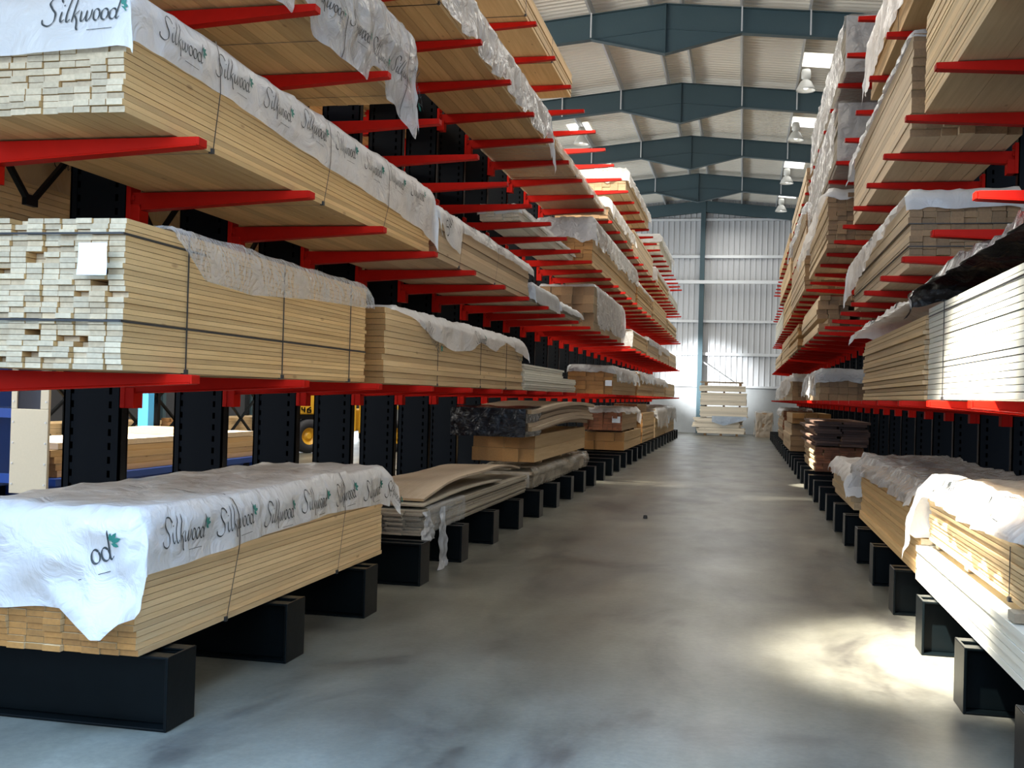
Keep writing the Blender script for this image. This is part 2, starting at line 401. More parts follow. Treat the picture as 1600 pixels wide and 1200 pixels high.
# ------------------------------------------------------------------ racks
PITCH_Y = 1.3261
RK = {
 'L': dict(s=-1, tip=-2.535, col0=-3.715, col1=-4.105, y0=4.65, base=-2.55, bot=[1.605, 2.726, 3.834, 4.938, 6.026], n=31),
 'R': dict(s=1, tip=1.195, col0=2.30, col1=2.70, y0=6.118-1.3261, base=1.165, bot=[1.590, 2.704, 3.798, 4.889, 5.961], n=32),
}
TIPH = .045
def arm_mesh(mb, s, tip, col, y, bot, hb=1.0):
    """tapered arm: flat top, sloping bottom flange, hook bracket on the column. s=-1 means the arm points to +X from a column on the left"""
    top = bot + TIPH; d = -s if hb > 0 else s
    r = col
    zb0, zb1 = bot, top - .115
    w = .036
    def hx(x0, x1, y0, y1, a0, a1, b0, b1):
        mb.hexa([(x0,y0,a0),(x1,y0,a1),(x1,y1,a1),(x0,y1,a0),(x0,y0,b0),(x1,y0,b1),(x1,y1,b1),(x0,y1,b0)])
    x0, x1, a0, a1 = (r, tip, zb1, zb0) if r < tip else (tip, r, zb0, zb1)
    hx(x0, x1, y-w, y+w, a0+.008, a1+.008, top, top)
    hx(x0, x1, y-w-.006, y+w+.006, a0, a1, a0+.008, a1+.008)          # bottom flange lip
    e = .012 if r < tip else -.012
    mb.box(min(tip, tip+e), max(tip, tip+e), y-w-.004, y+w+.004, bot+.002, top-.002)  # end cap
    q = .09 if r < tip else -.09
    mb.box(min(r, r+q), max(r, r+q), y-.052, y+.052, top-.20, top-.075)       # bracket block
    mb.box(min(r, r+q*.35), max(r, r+q*.35), y-.056, y+.056, top-.20, top+.07)
    for zz in (top+.035, top-.035): mb.box(min(r+q*.35, r+q*.55), max(r+q*.35, r+q*.55), y-.05, y-.02, zz-.015, zz+.015)
    return mb

def base_mesh(mb, s, tip, far, y):
    x0, x1 = min(tip, far), max(tip, far); h = .345
    for q in (-1, 1):
        a, b = (y-.130, y-.045) if q < 0 else (y+.045, y+.130)
        wy = y+q*.05
        mb.box(x0, x1, a, b, h-.014, h).box(x0, x1, a, b, 0, .014).box(x0, x1, wy-.005, wy+.005, .014, h-.014)
    e0, e1 = (tip-.014, tip+.002) if s < 0 else (tip-.002, tip+.014)
    mb.box(e0, e1, y-.132, y+.132, .0, h+.001)
    return mb

def column_mesh(mb, r, y, z1):
    x0, x1 = min(r['col0'], r['col1']), max(r['col0'], r['col1'])
    w = .046
    mb.box(x0, x1, y-w+.008, y-w+.016, .345, z1).box(x0, x1, y+w-.016, y+w-.008, .345, z1)
    mb.box(x0, x0+.012, y-w, y+w, .345, z1).box(x1-.012, x1, y-w, y+w, .345, z1)
    mb.box(x0, x0+.045, y-w, y-w+.009, .345, z1).box(x1-.045, x1, y-w, y-w+.009, .345, z1)
    mb.box(x0+.02, x1-.02, y-w+.02, y+w-.02, z1-.02, z1)
    return mb

MATBLK = simple('matte_black_paint', (.002, .002, .002), .9)  # flat black of the forklift's dark parts and painted number
for key, label in (('L', 'red and black cantilever rack along the left side of the aisle'),
                   ('R', 'red and black cantilever rack along the right side of the aisle')):
    r = RK[key]; root = thing('cantilever_rack', label, 'storage rack', (r['col0'], r['y0'], 0))
    arms = []
    for k in range(r['n']):
        y = r['y0'] + k*PITCH_Y
        top = r['bot'][4] + TIPH + .62
        c = column_mesh(MB(), r, y, top).build('column', COLP, root)
        base_mesh(MB(), r['s'], r['base'], r['col1'] + r['s']*1.3, y).build('base_beam', BASEP, root, bevel=.004 if y < 14 else 0)
        for lv, b in enumerate(r['bot']):
            a, t = proj((r['tip'], y, b)), proj((r['col0'], y, b)); sz = 0
            if a and t and (-20 < a[0] < 1620 or -20 < t[0] < 1620) and -20 < a[1] < 1220: sz = min(abs(a[0]-t[0]), 700) + 4000/a[2]
            arms.append((sz, lv, k, 1))
            if key == 'L' and lv: arms.append((sz*.15, lv, k, -1))
    arms.sort(reverse=True); rest = MB()
    for i, (sz, lv, k, dirn) in enumerate(arms):
        y = r['y0'] + k*PITCH_Y
        tip, colx = (r['tip'], r['col0']) if dirn > 0 else (r['col1'] + r['s']*1.2, r['col1'])
        if i < 100: arm_mesh(MB(), r['s'], tip, colx, y, r['bot'][lv] - (.36 if dirn < 0 and lv else 0)).build('arm', RED, root, bevel=.003 if y < 14 else 0)
        else: arm_mesh(rest, r['s'], tip, colx, y, r['bot'][lv] - (.36 if dirn < 0 and lv else 0))
    tag(rest.build('distant_arms', RED, root), None, None, None, 'stuff')
    xm = (r['col0']+r['col1'])/2 - (.02 if r['s'] < 0 else -.02)
    for k in range(r['n']-1):
        y = r['y0'] + k*PITCH_Y
        for z0 in (2.63, 5.0):
            ym = y + PITCH_Y*.5
            MB().bar((xm, ym-.02, z0-.02), (xm, y+.04, z0+.57), .028).bar((xm, ym+.02, z0-.02), (xm, y+PITCH_Y-.04, z0+.57), .028).box(xm-.015, xm+.015, ym-.05, ym+.05, z0-.05, z0+.01).build('brace', COLP, root)

# ------------------------------------------------------------------ lettering
def catmull(pts, n=8):
    out = []
    P = [pts[0]] + list(pts) + [pts[-1]]
    for i in range(1, len(P)-2):
        p0, p1, p2, p3 = P[i-1], P[i], P[i+1], P[i+2]
        for k in range(n):
            t = k/n
            out.append(tuple(.5*((2*p1[j]) + (-p0[j]+p2[j])*t + (2*p0[j]-5*p1[j]+4*p2[j]-p3[j])*t*t + (-p0[j]+3*p1[j]-3*p2[j]+p3[j])*t**3) for j in (0, 1)))
    out.append(tuple(pts[-1])); return out
def ell(cx, cy, rx, ry, n=9): return [(cx+rx*math.cos(.6+2*math.pi*i/n), cy+ry*math.sin(.6+2*math.pi*i/n)) for i in range(n+1)]
STROKES = [
 [(1.55, 1.75), (1.30, 2.20), (.75, 2.25), (.42, 1.75), (.72, 1.2), (1.05, .75), (.95, .1), (.4, -.25), (-.15, -.05), (-.2, .35)],
 [(1.62, .95), (1.55, .3), (1.68, 0), (1.92, .25)], [(1.74, 1.42), (1.80, 1.55)],
 [(2.42, 2.35), (2.12, .9), (2.10, .15), (2.25, 0), (2.45, .25)],
 [(3.05, 2.45), (2.78, 1.2), (2.62, -.05)], [(3.22, 1.0), (2.78, .55)], [(2.8, .6), (3.05, .1), (3.15, -.6), (3.3, -.75)],
 [(3.42, .95), (3.42, .2), (3.58, 0), (3.85, .35), (3.98, .95)], [(3.98, .95), (3.95, .2), (4.1, 0), (4.38, .4), (4.48, 1.0)],
 ell(4.95, .48, .30, .50), ell(5.72, .48, .32, .50), ell(6.50, .46, .33, .48),
 [(7.12, 2.1), (6.92, 1.0), (6.84, .2), (6.98, 0), (7.2, .2)],
]
LEAVES = [((7.15, 1.25), (7.8, 1.75), .17), ((7.2, 1.2), (8.05, 1.25), .18), ((7.15, 1.1), (7.75, .72), .15), ((7.1, 1.3), (7.35, 1.85), .13)]
def write_word(mb_i, mb_l, P, a0, d0, size, slant=.12, seg=8, start=0, end=len(STROKES), rot=0, leaf=True):
    """P(along, down) -> (point, normal); writes at along=a0, baseline down=d0"""
    cr, sr = math.cos(rot), math.sin(rot)
    def Q(x, y):
        x2 = x + slant*y; xx, yy = x2*cr - y*sr, x2*sr + y*cr
        p, n = P(a0 + xx*size, d0 - yy*size); return p + n*.006
    for st in STROKES[start:end]:
        c = catmull(st, seg); n0 = len(mb_i.v)
        for i, q in enumerate(c):
            a = c[max(i-1, 0)]; b = c[min(i+1, len(c)-1)]; dx, dy = b[0]-a[0], b[1]-a[1]; l = math.hypot(dx, dy) or 1
            ang = math.atan2(dy, dx); w = .026 + .062*abs(math.sin(ang-.7))
            tp = min(1, .35 + min(i, len(c)-1-i)/3); w *= tp
            nx, ny = -dy/l*w, dx/l*w
            mb_i.v += [tuple(Q(q[0]+nx, q[1]+ny)), tuple(Q(q[0]-nx, q[1]-ny))]
        for i in range(len(c)-1): k = n0+2*i; mb_i.f.append((k, k+1, k+3, k+2))
    mb_i.poly([Q(4.2, -.85), Q(6.7, -.85), Q(6.7, -.80), Q(4.2, -.80)])
    if leaf:
        for (x0, y0), (x1, y1), w in LEAVES:
            dx, dy = x1-x0, y1-y0; l = math.hypot(dx, dy); nx, ny = -dy/l*w, dx/l*w
            mb_l.poly([Q(x0, y0), Q(x0+dx*.35-nx, y0+dy*.35-ny), Q(x0+dx*.7-nx*.8, y0+dy*.7-ny*.8), Q(x1, y1), Q(x0+dx*.7+nx*.8, y0+dy*.7+ny*.8), Q(x0+dx*.35+nx, y0+dy*.35+ny)])

# ------------------------------------------------------------------ packs of boards
class Pack:
    """a strapped bundle: boards along Y. (x0,x1) across the rack, front face is x1 on the left rack and x0 on the right"""
    def __init__(s, label, x0, x1, y0, y1, z0, z1, bw, bt, mat='pine', jy=.012, jx=.003, jf=.0, group=None, straps=(), name='timber_pack', cat='timber pack', lean=0, gap=None, skip=0):
        s.x0, s.x1, s.y0, s.y1, s.z0, s.z1 = x0, x1, y0, y1, z0, z1
        s.side = -1 if (x0+x1)/2 < -.7 else 1
        s.front = x1 if s.side < 0 else x0
        s.root = thing(name, label, cat, ((x0+x1)/2, (y0+y1)/2, z0), group)
        rnd = random.Random(hash(label) % 1000 if False else int(sum(ord(c)*(i+1) for i, c in enumerate(label))))
        s.rnd = rnd
        rows = max(1, round((z1-z0)/bt)); cols = max(1, round((x1-x0)/bw))
        bt = (z1-z0)/rows; bw = (x1-x0)/cols; mb = MB(); g = gap or min(.0030, bt*.09)
        blockoff = [[rnd.gauss(0, jy*.6) for _ in range(cols)] for _ in range(rows//5+2)]
        for rr in range(rows):
            rs = rnd.uniform(-jx, jx)
            for cc in range(cols):
                if skip and rnd.random() < skip and 0 < rr: continue
                dy = rnd.uniform(-jy, jy) + blockoff[(rr+cc*2)//5 if (rr+cc*2)//5 < rows//5+2 else 0][cc]
                if jf and rnd.random() < .09: dy += jf*rnd.uniform(.4, 1.4)
                dx = rs + rnd.uniform(-jx, jx) if cc in (0, cols-1) else rs
                zz = z0+rr*bt; xa = x0+cc*bw+g*.6+dx + lean*(zz-z0); xb = xa+bw-1.2*g
                ya, yb = y0+dy, y1+rnd.uniform(-jy, jy)
                mb.box(xa, xb, ya, yb, zz+g*.5, zz+bt-g*.5)
        s.boards = mb.build('boards', W[mat], s.root)
        for sy in straps: s.strap(sy)
    def strap(s, y, x0=None, x1=None, z1=None, w=.010, t=.003, top=0):
        x0, x1, z0, z1 = s.x0-.004, s.x1+.004, s.z0-.001, s.z1+.004+top
        mb = MB(); mb.box(x0-t, x0, y-w/2, y+w/2, z0-t, z1+t).box(x1, x1+t, y-w/2, y+w/2, z0-t, z1+t)
        mb.box(x0-t, x1+t, y-w/2, y+w/2, z1, z1+t).box(x0-t, x1+t, y-w/2, y+w/2, z0-t, z0)
        mb.box(s.front-.012, s.front+.012, y-.014, y+.014, z0-.004, z0+.02)
        return mb.build('strap', STRAP, s.root)
    def strap_over(s, y, w=.010):
        """steel strap pulled round the bundle outside its sheet"""
        b = y - s.dy0; d = s.fext(b); sgn = 1 if s.side < 0 else -1; mb = MB(); pts = []
        for i in range(31):
            a = (s.Wd+d)*i/30; q = s.surf(a, b)
            q = Vector((q.x, y, q.z)) + (Vector((0, 0, .006)) if a < s.Wd-.02 else Vector((sgn*.007, 0, .003)))
            pts.append(q)
        pts += [Vector((s.front+sgn*.008, y, s.z0-.004)), Vector((s.x0 if sgn > 0 else s.x1, y, s.z0-.004))]
        n0 = len(mb.v)
        for q in pts: mb.v += [(q.x, q.y-w/2, q.z), (q.x, q.y+w/2, q.z)]
        for i in range(len(pts)-1): mb.f.append((n0+2*i, n0+2*i+1, n0+2*i+3, n0+2*i+2))
        mb.box(s.front-.01, s.front+.012, y-.012, y+.012, s.z0-.0045, s.z0+.02)
        return mb.build('strap', STRAP, s.root)
    def sticks(s, zs, w=.012, y1=None):  # black bands put in for the shadow in layer gaps, and for hold lines
        for z in zs:
            mb = MB(); y1 = y1 or s.y1; mb.box(s.front-.006, s.front+.006, s.y0-.02, y1, z-w/2, z+w/2).box(s.x0, s.x1, s.y0-.022, s.y0-.012, z-w/2, z+w/2)
            mb.build('gap_shadow_band', STRAP, s.root)
    def label_sticker(s, x0, x1, z0, z1, off=.02):
        def fn(u, v):
            x = x0+(x1-x0)*u; z = z0+(z1-z0)*v
            return (x, s.y0-off-.012*nz(x*9, z*9, 3.1), z)
        return MB().grid(fn, 10, 10).build('label_sticker', PAPER, s.root, True)
    # draped sheet ------------------------------------------------------
    def drape(s, film='white', front=.2, back=.12, near=.15, far=.1, lift=.012, amp=.012, hem=.3, seed=0, words=None, flare=.12, nu=46, nv=90, y0=None, y1=None, sag=0, name='wrap', rad=.03, cave=0, farflap=0, namp=1, hemf=None, hemn=None, z1=None, bulge=None):
        y0 = s.y0 if y0 is None else y0; y1 = s.y1 if y1 is None else y1; z1 = s.z1 if z1 is None else z1
        Wd, Ld = s.x1-s.x0, y1-y0
        sgn = 1 if s.side < 0 else -1            # +1: front is at x1
        sd = seed*7.3
        def surf(a, b):
            """a across from the back edge (0) to the front edge (Wd) and beyond; b along Y from y0"""
            da = max(0, a-Wd); db = max(0, -a); ea = max(0, -b); eb = max(0, b-Ld)
            ax = min(max(a, 0), Wd); by = min(max(b, 0), Ld)
            ia = min(1, (da+db)/.06); ie = min(1, (ea+eb)/.06)
            drop = max(da+db, ea+eb) + .25*min(da+db, ea+eb)
            out = .008 + flare*(da+db)*.55 + amp*1.2*ia
            oute = .03*min(1, (ea+eb)/.03) + flare*(ea+eb)*.6
            fold = min(da+db, ea+eb)
            x = ax + (out+fold*.10 if da else -.012 if db else 0)
            y = by - (oute if ea else 0) + (oute if eb else 0)
            z = z1 + lift - drop
            if eb and farflap: y = by + eb*farflap; z = z1 + lift - eb*(1-farflap*.8) - (da+db)*.8
            tx = s.x0 + x if sgn > 0 else s.x1 - x
            yy = y0 + y
            n1 = nz(tx+sd, yy*.8, z, 2.3); n2 = ridge(tx*1.2+sd, yy*.7, z*1.3, 4.5)
            dz = amp*(n1*.8+n2*.7)
            hang = min(1, drop/.08)
            if drop <= 0: z += max(-lift*.6, dz + amp*.5) - sag*0
            else:
                w = amp*1.3*(nz(a*1.5+sd, b*2.1, 7.7, 2.2)*.9 + .6*ridge(a+sd, b*.9, 2.2, 3.6))*hang
                if da: tx += sgn*max(-.002-out*.8, w)
                elif db: tx -= sgn*max(-.008, min(.01, w*.3))
                else: yy += (-1 if ea else 1)*max(-oute*.7, w*namp + (namp-1)*.012*(1+nz(tx*1.0+sd, z*1.5, 4.4, 3.1)))
                if bulge and da: tx += sgn*bulge*math.sin(min(1, da/max(.05, front))*math.pi)*(.6+.4*n1)
            return Vector((tx, yy, z))
        def ext(base, t, k):
            q = 1 + hem*(1.1*nz(t*1.0, sd+k*3.3, .5, 1.9) + .55*nz(t, sd+k*5.1, .7, 5.5)); return base*max(.25, q)
        def uv(u, v):
            b0 = -ext(near, u*Wd*3, 1) if hemn is None else -hemn(u)
            b1 = Ld + ext(far, u*Wd*3, 2)
            b = b0 + (b1-b0)*v
            a1 = Wd + (ext(front, b*1.0, 3) if hemf is None else hemf(b)); a0 = -ext(back, b, 4)
            return a0 + (a1-a0)*u, b
        s.surf = surf; s.Wd, s.Ld = Wd, Ld; s.dy0 = y0; s.fext = lambda b: (ext(front, b*1.0, 3) if hemf is None else hemf(b))
        o = MB().grid(lambda u, v: surf(*uv(u, v)), nu, nv).build(name, FILM[film], s.root, True)
        if words: s.words(o, words)
        return o
    def words(s, wrap, ws):
        sgn = 1 if s.side < 0 else -1
        off = parent_loc(wrap)
        for w in ws:
            def P(al, dn, w=w):
                if w.get('end'):                     # on the near end: along = across the pack
                    a, b = al, -dn; n = -Vector((0, 1, 0))
                else:
                    a, b = s.Wd+dn, al if sgn > 0 else s.Ld-al; n = Vector((sgn, 0, 0)) if dn > 0 else Vector((0, 0, 1))
                return s.surf(a, b), n
            mi, ml = MB(), MB()
            write_word(mi, ml, P, w['a'], w['d'], w.get('s', .062), seg=w.get('seg', 7), rot=w.get('rot', 0), start=w.get('from', 0), end=w.get('to', len(STROKES)))
            n0, nf = len(mi.v), len(mi.f); mi.v += ml.v; mi.f += [tuple(q+n0 for q in f) for f in ml.f]
            o = mi.build('printed_lettering', INK, wrap); o.data.materials.append(LEAF)
            for k, pl in enumerate(o.data.polygons): pl.material_index = 1 if k >= nf else 0
    def sleeve(s, film='clear', y0=None, y1=None, g=.012, amp=.014, seed=0, n=90, m=14, ends=True, z1=None, name='wrap'):
        """polythene wrapped right round the bundle"""
        y0 = s.y0-.03 if y0 is None else y0; y1 = s.y1+.03 if y1 is None else y1; z1 = s.z1 if z1 is None else z1
        xa, xb, za, zb = s.x0-g, s.x1+g, s.z0-.0005, z1+g
        per = []
        for i in range(m): per.append((xa+(xb-xa)*i/m, za, 0, -1))
        for i in range(m): per.append((xb, za+(zb-za)*i/m, 1, 0))
        for i in range(m): per.append((xb-(xb-xa)*i/m, zb, 0, 1))
        for i in range(m+1): per.append((xa, zb-(zb-za)*i/m, -1, 0))
        def fn(u, v):
            i = min(int(round(u*(len(per)-1))), len(per)-1); x, z, nx, nzz = per[i]; y = y0+(y1-y0)*v
            d = amp*(.5 + .6*nz(x*1.4+seed, y*1.1, z*1.4, 3.0) + .6*ridge(x+seed, y*.6, z, 4.2))
            if nzz < 0: d = min(d, .0)*0
            return (x+nx*d, y, z+nzz*d)
        mb = MB().grid(fn, len(per)-1, n)
        if ends:
            def en(u, v):
                x, z = xa+(xb-xa)*u, za+(zb-za)*v
                return (x, y0-.03*nz(x*5+seed, 1.3, z*5, 1.3)-.03*(.5+ridge(x+seed, 2, z, 6))*min(1, 8*min(u, 1-u, v, 1-v)), z)
            mb.grid(en, 30, 24)
        return mb.build(name, FILM[film], s.root, True)

LX0, LX1 = -3.62, -2.66       # left packs
RX0, RX1 = 1.30, 2.2         # right packs
DL = [.352, 1.657, 2.778, 3.886, 4.990, 6.078]
DR = [.352, 1.642, 2.756, 3.850, 4.941, 6.013]
def lerp_tab(tab):
    def f(b):
        if b <= tab[0][0]: return tab[0][1]
        for (a, va), (c, vc) in zip(tab, tab[1:]):
            if b <= c: return va + (vc-va)*(b-a)/(c-a)
        return tab[-1][1]
    return f
def over_arms(tab, dip, y0, ya=4.65, keep=.14):
    f = lerp_tab(tab)
    return lambda b: f(b) + dip*(1 - math.exp(-(((b + y0 - ya + 1.3261/2) % 1.3261 - 1.3261/2)/keep)**4))
def wl(a0, step, n, d, s=.05, rot=0, **k): return [dict(a=a0+i*step, d=d+.012*((i*7) % 3-1), s=s, rot=rot+.03*((i*5) % 3-1), **k) for i in range(n)]

# ================= left rack, floor level
p = Pack('printed-sheet covered board pack on the nearest left base beams', LX0, -2.67, 4.45, 7.85, DL[0], .985, .098, .030, 'orange', .014, .004)
p.drape('white', .26, .12, .5, .25, lift=.022, amp=.021, seed=1, hem=.12, flare=.14, namp=2.2, nu=90, nv=130, farflap=.75,
        hemf=lerp_tab([(-.5, .16), (-.1, .25), (0, .27), (.3, .27), (1.2, .24), (2.2, .22), (3.2, .25), (3.6, .34)]),
        hemn=lerp_tab([(0, .40), (.35, .45), (.60, .43), (.76, .55), (.80, .55), (.9, .42), (1, .3)]),
        words=wl(.12, .54, 6, .17, .054, .02) + [{'a': .44, 'd': .33, 's': .062, 'end': 1, 'rot': .3, 'from': 10}, dict(a=3.3, d=.20, s=.05, rot=-.1)])
for yy in (5.31, 6.92): p.strap_over(yy)
p = Pack('pack of rough grey slats under loose warped sheets, tattered film at its near end', -3.5, -2.69, 8.95, 13.55, DL[0], .565, .16, .022, 'grey', .05, .012)
p.sleeve('thin', 9.1, 10.4, .006, .012, 4, 40, ends=False)
def tatter(y, z0, w, x):
    def fn(u, v):
        return (x+.03*nz(u*2, v*4, y, 1.6)+.02*v, y+(u-.5)*w*(.55+.9*v)+.02*nz(u, v*3, y), .56-(.56-z0)*v)
    return MB().grid(fn, 8, 24)
tatter(9.45, .005, .22, -2.64).build('hanging_film', FILM['clear'], p.root, True)
tatter(9.02, .30, .3, -2.655).build('hanging_film', FILM['clear'], p.root, True)
def bent(name, label, x0, x1, y0, y1, fz, th, mat, group=None, tw=0, cat='loose board', n=24, edge=.01, parent=None):
    mb = MB(); pts = []
    for i in range(n+1):
        t = i/n; y = y0+(y1-y0)*t; z = fz(t)
        ex = edge*nz(y*3, x0, 1.1)
        pts.append(((x0-ex, y, z), (x1+ex, y, z+tw*math.sin(t*3.1)), (x1+ex, y, z+tw*math.sin(t*3.1)+th), (x0-ex, y, z+th)))
    b0 = len(mb.v)
    for q in pts: mb.v += list(q)
    for i in range(n):
        for j in range(4):
            a = b0+i*4+j; c = b0+i*4+(j+1) % 4; mb.f.append((a, c, c+4, a+4))
    mb.f.append((b0+3, b0+2, b0+1, b0)); e = b0+n*4; mb.f.append((e, e+1, e+2, e+3))
    o = mb.build(name, W[mat], parent)
    if not parent: tag(o, label, cat, group)
    return o
bent('warped_sheet', 'broad warped board sheet lying curled on the rough grey slats', -3.5, -2.74, 9.2, 13.4, lambda t: .625+.09*math.sin(t*2.9)+.02*math.sin(t*9), .022, 'ply', 'warped sheets on the rough slats', .045)
bent('warped_sheet', 'narrower warped board tucked under the curled broad sheet', -3.35, -2.70, 9.05, 12.2, lambda t:   .592+.014*math.sin(t*3), .014, 'grey', 'warped sheets on the rough slats', .02)
p = Pack('crumpled film bundle of slats squashed beneath the two-layer pale pack', -3.55, -2.76, 14.25, 19.3, DL[0], .555, .2, .045, 'grey', .1, .02)
p.sleeve('gloss', 14.1, 19.4, .010, .05, 9, 90)
p = Pack('two-layer pale pack carrying the black-ended stack of bowed boards', -3.58, -2.70, 14.2, 18.9, .69, 1.06, .22, .185, 'orange', .03, .01)
for yy in (14.9, 16.6, 18.2): MB().box(-3.55, -2.74, yy-.04, yy+.04, .655, .69).build('bearer', W['pale'], p.root)
rb = thing('bowed_board_stack', 'stack of bowed boards with a black film covered end, on the two-layer pale pack', 'board stack', (-3.1, 16.3, 1.06))
for i in range(6):
    bent('bowed_board', None, -3.60+.02*(i % 2), -2.70+.03*((i*3) % 4), 13.35+.05*((i*5) % 3), 19.15+.1*((i*7) % 3), (lambda t, i=i: 1.075+i*.056+.10*max(0, math.sin((t*1.05)*2.7-.2))), .05, 'ply', parent=rb)
def bfn(u, v):
    y = 13.28+v*1.25; x = -3.64+.98*min(1, u*1.0); zt = 1.415+.03*max(0, math.sin(v*.8)) - .02*nz(x*2, y*2, 1)
    return (x, y+.03*nz(x*3, y, 5), zt+.012*ridge(x, y, 0, 3))
mb = MB().grid(bfn, 20, 24)
mb.grid(lambda u, v: (-3.64+.98*u, 13.28-.02*nz(u*4, v*4, 2, 2), 1.06+.36*v + .012*nz(u*3, v, 1)), 20, 10)
mb.grid(lambda u, v: (-2.655+.012*nz(u*3, v*3, 8, 2), 13.28+(1.0+.3*math.sin(v*9)*.3)*u, 1.06+.36*v), 16, 10)
mb.build('black_film', FILM['black'], rb, True)
p = Pack('lower two-layer orange-ended pack on empty-fronted base beams', -3.62, -2.68, 25.2, 29.4, DL[0], .775, .22, .21, 'orange', .02, .006)
p = Pack('reddish-ended pack with a white label, atop the lower orange-ended pack', -3.62, -2.72, 25.0, 28.6, .82, 1.31, .11, .07, 'red', .02, .006)
p.label_sticker(-2.95, -2.76, 1.0, 1.15, .03)
for yy in (25.5, 27, 28.2): MB().box(-3.6, -2.75, yy-.05, yy+.05, .775, .82).build('bearer', W['dark'], p.root)
p.drape('white', .12, .1, .10, .35, lift=.02, amp=.03, seed=6, hem=.5, flare=.5)
p = Pack('tall orange-ended pack beyond the labelled reddish pack', -3.6, -2.67, 29.7, 33.6, DL[0], 1.17, .16, .075, 'orange', .03, .008)
p = Pack('red-brown short bundle on the tall orange-ended pack', -3.5, -2.85, 30.0, 33.0, 1.17, 1.42, .12, .06, 'red', .03, .008)
p = Pack('white film covered pack, second last on the left base beams', -3.6, -2.66, 34.0, 38.4, DL[0], 1.25, .16, .08, 'pale', .03, .008)
p.drape('white', .55, .2, .3, .2, amp=.03, seed=8, hem=.4, nu=30, nv=50)
p = Pack('white film covered pack, last on the left base beams', -3.6, -2.66, 38.8, 43.6, DL[0], 1.3, .16, .08, 'pale', .03, .008)
p.drape('clear', .5, .2, .3, .2, amp=.03, seed=9, hem=.4, nu=30, nv=50)

# ================= left rack, first arms
p = Pack('big pack of thin boards with ragged ends and a white label, first arm level left', LX0, -2.655, 4.23, 7.32, DL[1], 2.325, .081, .0248, 'pine', .012, .0025, jf=.05, skip=.012)
for yy in (4.78, 5.90, 7.0): p.strap(yy, w=.009)
p.sticks([1.872], .010); p.sticks([2.255], .009, 4.95)
p.label_sticker(-2.83, -2.69, 2.065, 2.205, .075)
p.drape('thin', .2, .1, .0, .05, lift=.014, amp=.014, seed=11, hem=.1, y0=4.62, hemf=lerp_tab([(0, .05), (.25, .22), (.8, .24), (1.6, .19), (2.6, .16), (3, .12)]), hemn=lerp_tab([(0, .02), (1, .0)]), nu=60, nv=110)
p = Pack('thick-board pack with a slipping sheet, second on the left first arm level', LX0, -2.655, 7.75, 12.95, DL[1], 2.235, .185, .043, 'orange', .02, .008, jf=.03)
for yy in (9.19, 10.79, 12.02): p.strap(yy, w=.009)
p.drape('white', .2, .1, .02, .12, lift=.012, amp=.02, seed=12, y0=7.9, hem=.2, hemf=lerp_tab([(0, .02), (.5, .06), (1.0, .2), (1.6, .27), (2.2, .24), (2.7, .13), (3.3, .20), (3.9, .07), (4.6, .16), (5.2, .24)]), flare=.2,
        words=[dict(a=.75, d=.13, s=.055, rot=-.5), dict(a=2.5, d=.14, s=.05), dict(a=4.3, d=.15, s=.045, rot=-.4)], nu=70, nv=120)
p = Pack('low stepped bundle of white primed boards on the left first arm level', LX0, -2.66, 13.1, 17.3, DL[1], 1.86, .24, .03, 'white', .06, .008)
p = Pack('short white primed board layer laid on the stepped white bundle', -3.6, -2.68, 13.15, 16.2, 1.862, 1.985, .24, .03, 'white', .08, .01)
p = Pack('orange-ended thick board pack under cloudy film, left first arm level past the gap', LX0, -2.66, 22.5, 27.4, DL[1], 2.20, .2, .09, 'orange', .015, .006)
p.drape('clear', .30, .1, .12, .2, lift=.03, amp=.03, seed=14, hem=.3, flare=.25)
p.label_sticker(-2.82, -2.68, 1.83, 1.95, .025)
p = Pack('orange pack with a broken-open end, left first arm level beyond the cloudy-film pack', -3.6, -2.66, 27.9, 32.8, DL[1], 2.26, .16, .08, 'orange', .08, .01)
p.drape('clear', .25, .1, .05, .2, amp=.03, seed=15, hem=.4, nu=30, nv=50)
p = Pack('pale pack, second last on the left first arm level', -3.6, -2.66, 33.2, 38.0, DL[1], 2.2, .16, .08, 'pale', .04, .01)
p.drape('white', .2, .1, .1, .2, amp=.03, seed=16, hem=.4, nu=30, nv=50)
p = Pack('pale pack, last on the left first arm level', -3.6, -2.66, 38.4, 43.4, DL[1], 2.15, .16, .08, 'pale', .04, .01)

